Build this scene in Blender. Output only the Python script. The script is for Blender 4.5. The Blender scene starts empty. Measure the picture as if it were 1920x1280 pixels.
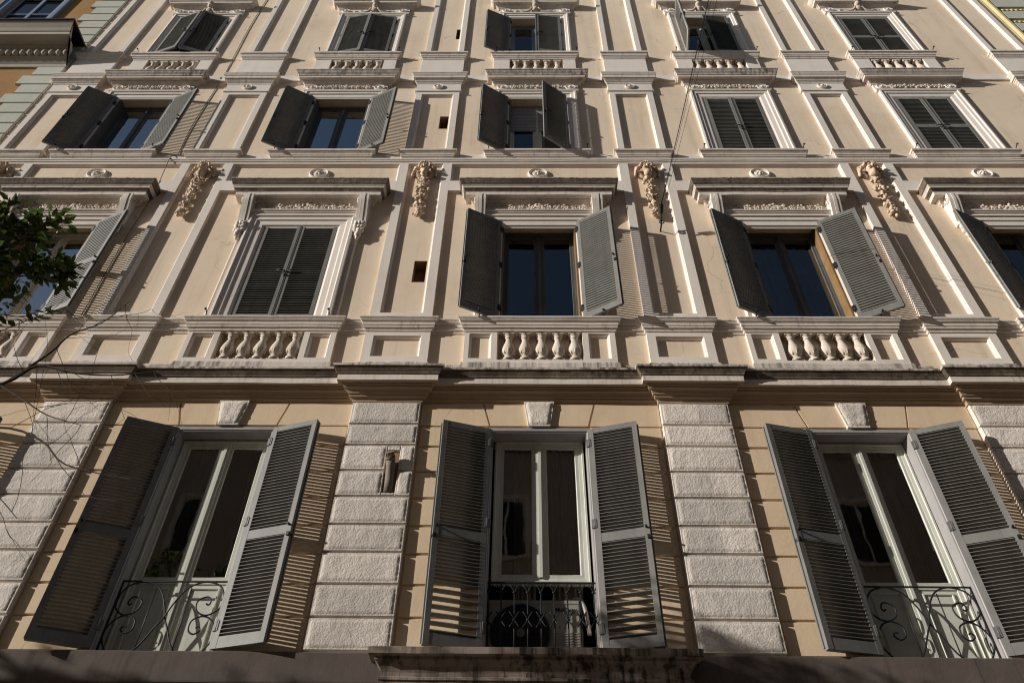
import bpy, bmesh, math, random
from math import sin, cos, pi, radians, atan2, hypot, sqrt
from mathutils import Vector, Matrix, noise as mnoise

SC = bpy.context.scene
COL = SC.collection
random.seed(7)

# ---------------------------------------------------------------- materials
def newmat(name):
    m = bpy.data.materials.new(name); m.use_nodes = True
    nt = m.node_tree
    b = nt.nodes['Principled BSDF']
    return m, nt, b

def noise_node(nt, vec, scale, detail=6, rough=.6, stretch=None):
    n = nt.nodes.new('ShaderNodeTexNoise')
    n.inputs['Scale'].default_value = scale
    n.inputs['Detail'].default_value = detail
    n.inputs['Roughness'].default_value = rough
    if stretch:
        mp = nt.nodes.new('ShaderNodeMapping')
        mp.inputs['Scale'].default_value = stretch
        nt.links.new(vec, mp.inputs['Vector']); vec = mp.outputs['Vector']
    nt.links.new(vec, n.inputs['Vector'])
    return n.outputs['Fac']

def ramp(nt, fac, a, b, ca=(0, 0, 0, 1), cb=(1, 1, 1, 1)):
    r = nt.nodes.new('ShaderNodeValToRGB')
    r.color_ramp.elements[0].position = a; r.color_ramp.elements[0].color = ca
    r.color_ramp.elements[1].position = b; r.color_ramp.elements[1].color = cb
    nt.links.new(fac, r.inputs['Fac'])
    return r.outputs['Color']

def mix(nt, fac, c1, c2, mode='MIX'):
    m = nt.nodes.new('ShaderNodeMixRGB'); m.blend_type = mode
    for s, v in (('Fac', fac), ('Color1', c1), ('Color2', c2)):
        if isinstance(v, (int, float)): m.inputs[s].default_value = v
        elif isinstance(v, tuple): m.inputs[s].default_value = v if len(v) == 4 else v + (1,)
        else: nt.links.new(v, m.inputs[s])
    return m.outputs['Color']

def plaster(name, base, dark, light, rough=.9, bump=.25, bscale=38, streak=0., streak_col=(.07, .058, .048),
            sscale=(9, 9, .55), slo=.5, shi=.72, big=.7, bdist=.006, cracks=0., blocks=0.):
    m, nt, b = newmat(name)
    tc = nt.nodes.new('ShaderNodeTexCoord'); v = tc.outputs['Object']
    n1 = noise_node(nt, v, big, 7, .62)
    c = mix(nt, ramp(nt, n1, .34, .68), dark, light)
    n2 = noise_node(nt, v, 6.5, 8, .7)
    c = mix(nt, ramp(nt, n2, .38, .7), c, base)
    n3 = noise_node(nt, v, 1.0, 6, .65, (5.5, 5.5, .45))        # faint run marks
    c = mix(nt, mix(nt, 1.0, ramp(nt, n3, .54, .8), (.34, .34, .34), 'MULTIPLY'), c, tuple(x * .72 for x in dark))
    if streak > 0:
        n4 = noise_node(nt, v, 1.0, 5, .7, sscale)
        n5 = noise_node(nt, v, .9, 3, .5)
        f = mix(nt, 1.0, ramp(nt, n4, slo, shi), ramp(nt, n5, .3, .6), 'MULTIPLY')
        f = mix(nt, 1.0, f, (streak,) * 3, 'MULTIPLY')
        c = mix(nt, f, c, streak_col)
    if cracks > 0:
        nz = nt.nodes.new('ShaderNodeTexNoise'); nz.inputs['Scale'].default_value = 2.2; nz.inputs['Detail'].default_value = 6
        nt.links.new(v, nz.inputs['Vector'])
        vm = nt.nodes.new('ShaderNodeVectorMath'); vm.operation = 'MULTIPLY_ADD'
        nt.links.new(nz.outputs['Color'], vm.inputs[0]); vm.inputs[1].default_value = (.5, .5, .5); nt.links.new(v, vm.inputs[2])
        vo = nt.nodes.new('ShaderNodeTexVoronoi'); vo.feature = 'DISTANCE_TO_EDGE'; vo.inputs['Scale'].default_value = .75
        nt.links.new(vm.outputs[0], vo.inputs['Vector'])
        f = mix(nt, 1., ramp(nt, vo.outputs['Distance'], .0, .006, (1, 1, 1, 1), (0, 0, 0, 1)), ramp(nt, noise_node(nt, v, .8, 3, .5), .5, .62), 'MULTIPLY')
        c = mix(nt, mix(nt, 1., f, (cracks * 1.6,) * 3, 'MULTIPLY'), c, tuple(x * .35 for x in dark))
        pt_ = ramp(nt, noise_node(nt, v, .55, 2, .4), .56, .60)          # repainted patches
        c = mix(nt, mix(nt, 1., pt_, (.35,) * 3, 'MULTIPLY'), c, light)
    if blocks > 0:
        sp = nt.nodes.new('ShaderNodeSeparateXYZ'); nt.links.new(v, sp.inputs[0])
        m1 = nt.nodes.new('ShaderNodeMath'); m1.operation = 'MULTIPLY_ADD'; m1.inputs[1].default_value = 3.03; m1.inputs[2].default_value = .12
        nt.links.new(sp.outputs['Z'], m1.inputs[0])
        m2 = nt.nodes.new('ShaderNodeMath'); m2.operation = 'FLOOR'; nt.links.new(m1.outputs[0], m2.inputs[0])
        m3 = nt.nodes.new('ShaderNodeMath'); m3.operation = 'FLOOR'; nt.links.new(sp.outputs['X'], m3.inputs[0])
        m4 = nt.nodes.new('ShaderNodeMath'); m4.operation = 'MULTIPLY_ADD'; m4.inputs[1].default_value = 7.31
        nt.links.new(m3.outputs[0], m4.inputs[0]); nt.links.new(m2.outputs[0], m4.inputs[2])
        wn = nt.nodes.new('ShaderNodeTexWhiteNoise'); wn.noise_dimensions = '1D'; nt.links.new(m4.outputs[0], wn.inputs['W'])
        mr = nt.nodes.new('ShaderNodeMapRange'); mr.inputs['To Min'].default_value = 1 - blocks; mr.inputs['To Max'].default_value = 1 + blocks * .5
        nt.links.new(wn.outputs['Value'], mr.inputs['Value'])
        hs = nt.nodes.new('ShaderNodeHueSaturation'); nt.links.new(mr.outputs['Result'], hs.inputs['Value']); nt.links.new(c, hs.inputs['Color'])
        c = hs.outputs['Color']
    nt.links.new(c, b.inputs['Base Color'])
    b.inputs['Roughness'].default_value = rough
    b.inputs['Specular IOR Level'].default_value = .2
    nb = noise_node(nt, v, bscale, 8, .65)
    nb2 = noise_node(nt, v, 5, 4, .5)
    add = nt.nodes.new('ShaderNodeMath'); add.operation = 'MULTIPLY_ADD'
    nt.links.new(nb2, add.inputs[0]); add.inputs[1].default_value = 1.6; nt.links.new(nb, add.inputs[2])
    bp = nt.nodes.new('ShaderNodeBump'); bp.inputs['Strength'].default_value = bump
    bp.inputs['Distance'].default_value = bdist
    nt.links.new(add.outputs[0], bp.inputs['Height']); nt.links.new(bp.outputs['Normal'], b.inputs['Normal'])
    return m

def paint(name, col, rough=.5, var=.18, metal=0., spec=.4, bump=.0, tone=0.):
    m, nt, b = newmat(name)
    tc = nt.nodes.new('ShaderNodeTexCoord'); v = tc.outputs['Object']
    n = noise_node(nt, v, 3.2, 6, .65)
    c = mix(nt, ramp(nt, n, .3, .7), tuple(x * (1 - var) for x in col), tuple(min(1, x * (1 + var)) for x in col))
    n2 = noise_node(nt, v, 1, 5, .6, (14, 14, 1.2))
    c = mix(nt, mix(nt, 1., ramp(nt, n2, .5, .75), (.45,) * 3, 'MULTIPLY'), c, tuple(x * .6 for x in col))
    oi = nt.nodes.new('ShaderNodeObjectInfo')
    mr = nt.nodes.new('ShaderNodeMapRange'); mr.inputs['To Min'].default_value = 1 - tone; mr.inputs['To Max'].default_value = 1 + tone
    nt.links.new(oi.outputs['Random'], mr.inputs['Value'])
    hs = nt.nodes.new('ShaderNodeHueSaturation'); nt.links.new(mr.outputs['Result'], hs.inputs['Value']); nt.links.new(c, hs.inputs['Color'])
    c = hs.outputs['Color']
    nt.links.new(c, b.inputs['Base Color'])
    b.inputs['Roughness'].default_value = rough
    b.inputs['Metallic'].default_value = metal
    b.inputs['Specular IOR Level'].default_value = spec
    if bump:
        nb = noise_node(nt, v, 60, 4, .5)
        bp = nt.nodes.new('ShaderNodeBump'); bp.inputs['Strength'].default_value = bump; bp.inputs['Distance'].default_value = .003
        nt.links.new(nb, bp.inputs['Height']); nt.links.new(bp.outputs['Normal'], b.inputs['Normal'])
    return m

def glass(name, tint=(.46, .48, .46), ior=2.15):
    m = bpy.data.materials.new(name); m.use_nodes = True
    nt = m.node_tree; nt.nodes.clear()
    out = nt.nodes.new('ShaderNodeOutputMaterial')
    tr = nt.nodes.new('ShaderNodeBsdfTransparent'); tr.inputs['Color'].default_value = tint + (1,)
    gl = nt.nodes.new('ShaderNodeBsdfGlossy'); gl.inputs['Roughness'].default_value = .015
    gl.inputs['Color'].default_value = (.95, .98, 1, 1)
    fr = nt.nodes.new('ShaderNodeFresnel'); fr.inputs['IOR'].default_value = ior
    tc = nt.nodes.new('ShaderNodeTexCoord')
    nb = noise_node(nt, tc.outputs['Object'], 1.7, 2, .4)
    bp = nt.nodes.new('ShaderNodeBump'); bp.inputs['Strength'].default_value = .06; bp.inputs['Distance'].default_value = .05
    nt.links.new(nb, bp.inputs['Height']); nt.links.new(bp.outputs['Normal'], gl.inputs['Normal'])
    mx = nt.nodes.new('ShaderNodeMixShader')
    nt.links.new(fr.outputs[0], mx.inputs[0]); nt.links.new(tr.outputs[0], mx.inputs[1]); nt.links.new(gl.outputs[0], mx.inputs[2])
    nt.links.new(mx.outputs[0], out.inputs[0])
    return m

M = {}
M['cream'] = plaster('cream_stucco', (.80, .645, .485), (.70, .55, .40), (.84, .695, .54), bump=.22, streak=.5, streak_col=(.38, .29, .21), sscale=(4.5, 4.5, .22), slo=.5, shi=.72, cracks=.35)
M['trim'] = plaster('pale_trim_plaster', (.78, .70, .63), (.69, .61, .54), (.83, .755, .685), bump=.3)
M['moulding'] = plaster('weathered_moulding', (.73, .645, .57), (.62, .535, .465), (.78, .70, .625), bump=.3, streak=.5, sscale=(13, 13, .8), slo=.52, shi=.7)
M['stained'] = plaster('stained_cornice', (.68, .60, .535), (.56, .485, .42), (.74, .66, .59), bump=.4, streak=.93,
                       sscale=(16, 16, .7), slo=.42, shi=.62)
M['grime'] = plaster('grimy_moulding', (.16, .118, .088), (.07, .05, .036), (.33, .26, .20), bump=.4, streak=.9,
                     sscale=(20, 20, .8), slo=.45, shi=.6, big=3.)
M['ochre'] = plaster('ochre_render', (.74, .565, .385), (.655, .485, .32), (.78, .61, .43), bump=.25, cracks=.3, streak=.25, streak_col=(.36, .25, .16), sscale=(4, 4, .25), slo=.5, shi=.72)
M['quoin'] = plaster('rough_cast_quoin', (.75, .665, .59), (.66, .58, .51), (.80, .72, .65), blocks=.16, bump=.6, bscale=48, bdist=.02, streak=.3, streak_col=(.3, .25, .2), sscale=(5, 5, 1.2), slo=.5, shi=.7)
M['terracotta'] = plaster('ochre_relief', (.72, .56, .42), (.46, .32, .21), (.80, .67, .53), bump=.5, bscale=30, big=7)
M['relief'] = plaster('pale_relief', (.66, .57, .49), (.48, .38, .29), (.72, .64, .56), bump=.4, bscale=30, big=5)
M['recess'] = plaster('pale_recess', (.74, .65, .56), (.66, .52, .38), (.79, .71, .63), bump=.3, big=3)
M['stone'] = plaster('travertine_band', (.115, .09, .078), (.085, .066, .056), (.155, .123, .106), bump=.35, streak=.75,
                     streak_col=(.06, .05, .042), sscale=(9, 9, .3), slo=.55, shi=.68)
M['bed'] = plaster('shaded_bed_moulding', (.44, .325, .225), (.36, .26, .18), (.5, .38, .27), bump=.3)  # shade under the cornice lip is put into this darker colour
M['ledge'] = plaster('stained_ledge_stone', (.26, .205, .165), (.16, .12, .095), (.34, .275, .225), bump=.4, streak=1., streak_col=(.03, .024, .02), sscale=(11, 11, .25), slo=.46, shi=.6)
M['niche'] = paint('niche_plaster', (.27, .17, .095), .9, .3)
M['shut_up'] = paint('sage_grey_shutter_paint', (.188, .181, .163), .6, .2, bump=.25, tone=.16)
M['shut_lo'] = paint('slate_grey_shutter_paint', (.20, .192, .178), .55, .2, bump=.25, tone=.12)
M['shut_pale'] = paint('faded_shutter_paint', (.30, .29, .27), .7, .3)
M['iron'] = paint('black_iron', (.022, .022, .025), .5, .2, .4)
M['steel'] = paint('galvanised_steel', (.16, .155, .15), .6, .2, .2)
M['wood_white'] = paint('pale_window_paint', (.60, .60, .52), .45, .06)
M['wood_mauve'] = paint('grey_frame_paint', (.33, .31, .30), .5, .1)
M['wood_brown'] = paint('varnished_wood', (.25, .145, .06), .5, .25)
M['wood_dark'] = paint('dark_window_frame', (.10, .095, .09), .5, .2)
M['glass'] = glass('window_glass')
M['glass_sky'] = glass('sky_boosted_window_glass', (.3, .32, .34), 7.5)  # no actual coating: reflection boosted so these panes mirror a brighter sky
M['interior'] = paint('room_interior', (.06, .052, .045), .95, .3, spec=0)
M['curtain'] = paint('curtain_cloth', (.62, .58, .50), .9, .15, spec=0)
M['bark'] = plaster('tree_bark', (.09, .065, .05), (.05, .036, .028), (.13, .1, .08), bump=.6)
M['ac'] = paint('air_conditioner_casing', (.30, .285, .25), .5, .1)
M['ac_dark'] = paint('fan_grille_black', (.012, .012, .013), .55, .2)
M['pipe'] = paint('rusty_pipe', (.20, .155, .115), .7, .35)
M['green_stone'] = plaster('pale_green_quoin', (.52, .52, .44), (.45, .45, .38), (.57, .57, .49), bump=.3)
M['orange'] = plaster('orange_stucco', (.36, .195, .07), (.29, .155, .055), (.42, .24, .09), bump=.25)
M['brown_stone'] = plaster('brown_grey_stone', (.46, .41, .34), (.38, .335, .27), (.52, .47, .4), bump=.3)
M['yellow_stone'] = plaster('yellow_carved_stone', (.60, .52, .29), (.50, .42, .21), (.66, .58, .34), bump=.4)
M['pink'] = plaster('salmon_stucco', (.52, .29, .17), (.46, .25, .14), (.58, .34, .2), bump=.25)
M['blue_paint'] = paint('blue_grey_window_paint', (.22, .27, .36), .45, .1)
M['asphalt'] = plaster('asphalt', (.05, .05, .05), (.04, .04, .04), (.065, .063, .06), bump=.5)
M['paving'] = plaster('paving_stone', (.2, .19, .175), (.16, .15, .14), (.24, .23, .21), bump=.4)
M['opposite'] = plaster('shaded_ochre_wall', (.5, .42, .33), (.44, .36, .28), (.56, .48, .4), bump=.2)
M['roof'] = plaster('roof_tile', (.3, .15, .1), (.24, .12, .08), (.34, .18, .12), bump=.5)

def leafmat():
    m, nt, b = newmat('glossy_leaf')
    tc = nt.nodes.new('ShaderNodeTexCoord')
    n = noise_node(nt, tc.outputs['Object'], 9, 3, .6)
    c = mix(nt, ramp(nt, n, .35, .65), (.024, .042, .012), (.10, .125, .04))
    nt.links.new(c, b.inputs['Base Color'])
    b.inputs['Roughness'].default_value = .38
    b.inputs['Specular IOR Level'].default_value = .5
    tl = nt.nodes.new('ShaderNodeBsdfTranslucent'); nt.links.new(mix(nt, .5, c, (.12, .2, .03)), tl.inputs['Color'])
    mx = nt.nodes.new('ShaderNodeMixShader'); mx.inputs[0].default_value = .38
    out = [n for n in nt.nodes if n.type == 'OUTPUT_MATERIAL'][0]
    nt.links.new(b.outputs[0], mx.inputs[1]); nt.links.new(tl.outputs[0], mx.inputs[2]); nt.links.new(mx.outputs[0], out.inputs[0])
    return m
M['leaf'] = leafmat()

# ---------------------------------------------------------------- mesh builder
class MB:
    def __init__(s): s.v = []; s.f = []; s.sm = []; s.mi = []; s.cur = 0
    def add(s, verts, faces, smooth=False):
        o = len(s.v); s.v += [tuple(p) for p in verts]
        s.f += [tuple(i + o for i in f) for f in faces]
        s.sm += [smooth] * len(faces); s.mi += [s.cur] * len(faces)
    def box(s, x0, x1, y0, y1, z0, z1):
        v = [(x, y, z) for z in (z0, z1) for y in (y0, y1) for x in (x0, x1)]
        s.add(v, [(0, 1, 3, 2), (4, 6, 7, 5), (0, 4, 5, 1), (2, 3, 7, 6), (0, 2, 6, 4), (1, 5, 7, 3)])
    def obox(s, c, ax, ay, az):
        c = Vector(c); v = [c + a * Vector(ax) + b * Vector(ay) + d * Vector(az) for d in (-1, 1) for b in (-1, 1) for a in (-1, 1)]
        s.add(v, [(0, 1, 3, 2), (4, 6, 7, 5), (0, 4, 5, 1), (2, 3, 7, 6), (0, 2, 6, 4), (1, 5, 7, 3)])
    def bev(s, x0, x1, z0, z1, yb, yf, ch):
        v = [(x0, yb, z0), (x1, yb, z0), (x1, yb, z1), (x0, yb, z1),
             (x0, yf + ch, z0), (x1, yf + ch, z0), (x1, yf + ch, z1), (x0, yf + ch, z1),
             (x0 + ch, yf, z0 + ch), (x1 - ch, yf, z0 + ch), (x1 - ch, yf, z1 - ch), (x0 + ch, yf, z1 - ch)]
        f = [(8, 9, 10, 11)]
        for a in range(4):
            b = (a + 1) % 4
            f += [(a, b, b + 4, a + 4), (a + 4, b + 4, b + 8, a + 8)]
        s.add(v, f)
    def prism(s, poly, y0, y1):                 # polygon in XZ extruded in Y
        n = len(poly)
        v = [(x, y0, z) for x, z in poly] + [(x, y1, z) for x, z in poly]
        s.add(v, [tuple(range(n)), tuple(range(2 * n - 1, n - 1, -1))] + [(i, (i + 1) % n, (i + 1) % n + n, i + n) for i in range(n)])
    def prism_x(s, poly, x0, x1, smooth=False):  # polygon in YZ extruded in X
        n = len(poly)
        v = [(x0, y, z) for y, z in poly] + [(x1, y, z) for y, z in poly]
        s.add(v, [tuple(range(n)), tuple(range(2 * n - 1, n - 1, -1))])
        s.add(v, [(i, (i + 1) % n, (i + 1) % n + n, i + n) for i in range(n)], smooth)
    def sweep(s, path, prof, wob=.0032):
        nn = []
        for a, b in zip(path, path[1:]):
            d = Vector((b[0] - a[0], b[1] - a[1])).normalized(); nn.append(Vector((d.y, -d.x)))
        ms = []
        for i in range(len(path)):
            if i == 0: m = nn[0]
            elif i == len(path) - 1: m = nn[-1]
            else:
                a, b = nn[i - 1], nn[i]
                m = (a + b) / (1 + a.dot(b)) if a.dot(b) > -.99 else a
            ms.append(m)
        v = []
        for p, m in zip(path, ms):
            v += [(p[0] + m.x * d, p[1] + m.y * d, z) for d, z in prof]
        k = len(prof); f = []
        if wob:                                  # hand-run mouldings: cut long runs and let them wander a few mm
            nv = []; np_ = 0
            for i in range(len(path) - 1):
                A, B = v[i * k:(i + 1) * k], v[(i + 1) * k:(i + 2) * k]
                n = max(1, int(hypot(path[i + 1][0] - path[i][0], path[i + 1][1] - path[i][1]) / .16))
                for q in range(n):
                    t = q / n
                    nv += [tuple(a[c] + (b[c] - a[c]) * t for c in range(3)) for a, b in zip(A, B)]; np_ += 1
            nv += v[-k:]; np_ += 1; out = []
            for r, p in enumerate(nv):
                d = prof[r % k][0]
                a1 = mnoise.noise(Vector((p[0] * 1.7, p[2] * 3, 1.5))) + .8 * mnoise.noise(Vector((p[0] * 7.1, p[2] * 9, 7.5)))
                a2 = mnoise.noise(Vector((p[0] * 2.1, p[2] * 3, 4.5))) + .9 * mnoise.noise(Vector((p[0] * 8.3, p[2] * 9, 2.5)))
                e = wob if d > .003 else 0
                out.append((p[0], p[1] + a1 * e, p[2] + a2 * e))
            v = out; path = [0] * np_
        for i in range(len(path) - 1):
            for j in range(k - 1):
                f.append((i * k + j, (i + 1) * k + j, (i + 1) * k + j + 1, i * k + j + 1))
        s.add(v, f)
    def ledge(s, x0, x1, yb, prof):              # moulded ledge returned to the wall at both ends
        prof = [(yb, prof[0][1])] + prof + [(yb, prof[-1][1])] if yb < 0 else prof
        s.sweep([(x0, 0), (x0, yb - 1e-4), (x1, yb - 1e-4), (x1, 0)], prof)
    def frame4(s, x0, x1, z0, z1, prof):
        v = []
        for i, y in prof: v += [(x0 + i, y, z0 + i), (x1 - i, y, z0 + i), (x1 - i, y, z1 - i), (x0 + i, y, z1 - i)]
        f = []
        for k in range(len(prof) - 1):
            for a in range(4):
                b = (a + 1) % 4; f.append((4 * k + a, 4 * k + b, 4 * k + 4 + b, 4 * k + 4 + a))
        s.add(v, f)
    def frame3(s, x0, x1, z0, z1, prof):
        v = []
        for i, y in prof: v += [(x0 + i, y, z0), (x0 + i, y, z1 - i), (x1 - i, y, z1 - i), (x1 - i, y, z0)]
        f = []
        for k in range(len(prof) - 1):
            for a in range(3): f.append((4 * k + a, 4 * k + a + 1, 4 * k + 5 + a, 4 * k + 4 + a))
        s.add(v, f)
    def tube(s, pts, r, n=6, r1=None, smooth=True):
        pts = [Vector(p) for p in pts]
        if len(pts) < 2: return
        up = Vector((.13, .97, .2)); v = []
        for i, p in enumerate(pts):
            t = (pts[min(i + 1, len(pts) - 1)] - pts[max(i - 1, 0)])
            if t.length < 1e-9: t = Vector((0, 0, 1))
            t.normalize()
            a = t.cross(up)
            if a.length < 1e-3: a = t.cross(Vector((1, 0, 0)))
            a.normalize(); b = t.cross(a)
            rr = r if r1 is None else r + (r1 - r) * i / (len(pts) - 1)
            v += [p + (a * cos(2 * pi * k / n) + b * sin(2 * pi * k / n)) * rr for k in range(n)]
        f = []
        for i in range(len(pts) - 1):
            for k in range(n):
                f.append((i * n + k, i * n + (k + 1) % n, (i + 1) * n + (k + 1) % n, (i + 1) * n + k))
        s.add(v, f, smooth)
        m = (len(pts) - 1) * n
        s.add(v, [tuple(range(n - 1, -1, -1)), tuple(range(m, m + n))], False)
    def lathe(s, c, prof, n=14):
        v = []
        for r, z in prof: v += [(c[0] + r * cos(2 * pi * k / n), c[1] + r * sin(2 * pi * k / n), c[2] + z) for k in range(n)]
        f = []
        for i in range(len(prof) - 1):
            for k in range(n): f.append((i * n + k, i * n + (k + 1) % n, (i + 1) * n + (k + 1) % n, (i + 1) * n + k))
        s.add(v, f, True)
    def disc(s, c, prof, n=20, sx=1., sz=1.):    # turned about the wall normal: prof (r, y)
        v = []
        for r, y in prof: v += [(c[0] + sx * r * cos(2 * pi * k / n), c[1] + y, c[2] + sz * r * sin(2 * pi * k / n)) for k in range(n)]
        f = []
        for i in range(len(prof) - 1):
            for k in range(n): f.append((i * n + k, i * n + (k + 1) % n, (i + 1) * n + (k + 1) % n, (i + 1) * n + k))
        m = (len(prof) - 1) * n
        s.add(v, f + [tuple(range(m, m + n))], False)
    def blob(s, c, r, amp=.25, freq=2.2, seed=0., nu=12, nv=8, rot=0.):
        c = Vector(c); v = []
        for j in range(nv + 1):
            th = pi * j / nv
            for i in range(nu):
                ph = 2 * pi * i / nu
                d = Vector((sin(th) * cos(ph), sin(th) * sin(ph), cos(th)))
                k = 1 + amp * mnoise.noise(d * freq + Vector((seed * 7.3, seed * 3.1, seed * 5.7)))
                x, z = d.x * r[0] * k, d.z * r[2] * k
                v.append(c + Vector((x * cos(rot) - z * sin(rot), d.y * r[1] * k, x * sin(rot) + z * cos(rot))))
        f = []
        for j in range(nv):
            for i in range(nu):
                f.append((j * nu + i, j * nu + (i + 1) % nu, (j + 1) * nu + (i + 1) % nu, (j + 1) * nu + i))
        s.add(v, f, True)
    def build(s, name, mat, parent=None, recalc=True):
        me = bpy.data.meshes.new(name)
        me.from_pydata(s.v, [], s.f)
        mats = mat if isinstance(mat, (list, tuple)) else [mat]
        for m in mats: me.materials.append(m)
        me.polygons.foreach_set('use_smooth', s.sm)
        me.polygons.foreach_set('material_index', s.mi)
        if recalc:
            bm = bmesh.new(); bm.from_mesh(me)
            bmesh.ops.remove_doubles(bm, verts=bm.verts, dist=1e-5)
            bmesh.ops.recalc_face_normals(bm, faces=bm.faces)
            bm.to_mesh(me); bm.free()
        me.update()
        o = bpy.data.objects.new(name, me); COL.objects.link(o)
        if parent: o.parent = parent
        return o

def empty(name, loc=(0, 0, 0)):
    o = bpy.data.objects.new(name, None); COL.objects.link(o); o.location = loc
    o.empty_display_size = .2
    return o
def tag(o, label=None, cat=None, group=None, kind=None):
    if label: o['label'] = label
    if cat: o['category'] = cat
    if group: o['group'] = group
    if kind: o['kind'] = kind
    return o
def catmull(pts, n=6):
    P = [Vector(p) for p in pts]; out = []
    for i in range(len(P) - 1):
        a, b, c, d = P[max(i - 1, 0)], P[i], P[i + 1], P[min(i + 2, len(P) - 1)]
        for k in range(n):
            t = k / n
            out.append(.5 * ((2 * b) + (c - a) * t + (2 * a - 5 * b + 4 * c - d) * t * t + (3 * b - a - 3 * c + d) * t ** 3))
    return out + [P[-1]]

# ---------------------------------------------------------------- layout (metres; camera height is z = 0, facade plane y = 0)
GROUND = -1.65
XL, XR, ZT = -9.05, 10.24, 19.6
C1 = [-6.98, -3.39, .185, 3.80, 7.42]
C2 = [-6.96, -3.32, .23, 3.80, 7.36]
C3 = [-7.03, -3.35, .235, 3.81, 7.30]
C4 = [-6.97, -3.30, .24, 3.83, 7.31]
P = [-8.53, -5.20, -1.60, 1.98, 5.56, 9.68]
QX = [(-9.03, -8.45), (-5.62, -4.83), (-1.985, -1.19), (1.585, 2.375), (5.15, 5.945), (9.3, 10.1)]
H1, H2, H3, H4 = .53, .545, .505, .53
Z1 = (2.78, 5.47); Z2 = (7.27, 9.44); Z3 = (11.33, 13.31); Z4 = (15.0, 16.90)

pal = empty('apartment_building', (0, 0, GROUND))
tag(pal, 'cream stuccoed apartment facade with pale mouldings and dark louvred shutters', 'building')
_inv = Matrix.Translation((0, 0, -GROUND))
def part(mb, name, mat, parent=None, label=None, recalc=True):
    o = mb.build(name, mat, None, recalc)
    if parent is None or parent is pal:
        o.parent = pal; o.matrix_parent_inverse = _inv
    else:
        o.parent = parent
        o.matrix_parent_inverse = parent_world(parent).inverted()
    if label: o['label'] = label
    return o
def parent_world(o):
    m = Matrix.Identity(4); ch = []
    while o: ch.append(o); o = o.parent
    for q in reversed(ch):
        m = m @ (q.matrix_parent_inverse @ q.matrix_basis if q.parent else q.matrix_basis)
    return m

# ---- walls
def wall_mesh(x0, x1, z0, z1, holes):
    xs = sorted({x0, x1} | {round(h[k], 4) for h in holes for k in (0, 1) if x0 < h[k] < x1})
    zs = sorted({z0, z1} | {round(h[k], 4) for h in holes for k in (2, 3) if z0 < h[k] < z1})
    mb = MB(); ids = {}
    def vid(x, z):
        if (x, z) not in ids: ids[(x, z)] = len(mb.v); mb.v.append((x, 0, z))
        return ids[(x, z)]
    for a, b in zip(xs, xs[1:]):
        for c, d in zip(zs, zs[1:]):
            mx, mz = (a + b) / 2, (c + d) / 2
            if any(h[0] < mx < h[1] and h[2] < mz < h[3] for h in holes): continue
            mb.f.append((vid(a, c), vid(b, c), vid(b, d), vid(a, d))); mb.sm.append(False); mb.mi.append(0)
    for h in holes:
        a, b, c, d = max(h[0], x0), min(h[1], x1), max(h[2], z0), min(h[3], z1); dp = h[4]
        mb.cur = h[5] if len(h) > 5 else 0
        mb.add([(a, 0, c), (a, dp, c), (a, dp, d), (a, 0, d)], [(0, 1, 2, 3)])
        mb.add([(b, 0, c), (b, dp, c), (b, dp, d), (b, 0, d)], [(0, 1, 2, 3)])
        mb.add([(a, 0, c), (b, 0, c), (b, dp, c), (a, dp, c)], [(0, 1, 2, 3)])
        mb.add([(a, 0, d), (b, 0, d), (b, dp, d), (a, dp, d)], [(0, 1, 2, 3)])
        if dp < .25: mb.add([(a, dp, c), (b, dp, c), (b, dp, d), (a, dp, d)], [(0, 1, 2, 3)])
        mb.cur = 0
    return mb
NICHES = [(-1.545, -1.365, 8.09, 8.55), (-1.50, -1.345, 12.2, 12.63), (-1.43, -1.28, 15.83, 16.31)]
ZS = 6.2                                  # level where lower render meets upper stucco (hidden in the cornice)
up = []
for c in C2: up += [(c - H2, c + H2, *Z2, .30, 0), (c - .545, c + .545, 6.56, 7.085, .06, 1)]
for c in C3: up += [(c - H3, c + H3, *Z3, .30, 0)]
for c in C4: up += [(c - H4, c + H4, *Z4, .30, 0), (c - .525, c + .525, 14.30, 14.80, .06, 1)]
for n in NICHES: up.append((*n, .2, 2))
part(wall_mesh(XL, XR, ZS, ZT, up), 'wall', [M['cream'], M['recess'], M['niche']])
lo = [(c - H1, c + H1, *Z1, .30, 0) for c in C1]
LOWER = wall_mesh(XL, XR, GROUND, ZS, lo)
mb = MB()                                  # dim rooms, roof slab and side walls close the body of the house
mb.add([(XL, 1.3, GROUND), (XR, 1.3, GROUND), (XR, 1.3, ZT), (XL, 1.3, ZT)], [(0, 1, 2, 3)])
for z in (GROUND, 2.7, 6.6, 10.9, 14.6): mb.add([(XL, .31, z), (XR, .31, z), (XR, 1.3, z), (XL, 1.3, z)], [(0, 1, 2, 3)])
for x in P[1:-1]: mb.add([(x, .31, GROUND), (x, 1.3, GROUND), (x, 1.3, ZT), (x, .31, ZT)], [(0, 1, 2, 3)])
part(mb, 'room_wall', M['interior'])
mb = MB(); mb.box(XL, XR, .001, 12, ZT, ZT + .3); mb.box(XL, XL + .3, .31, 12, GROUND, ZT); mb.box(XR - .3, XR, .31, 12, GROUND, ZT); mb.box(XL, XR, 11.7, 12, GROUND, ZT)
part(mb, 'rear_wall', M['cream'])

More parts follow.
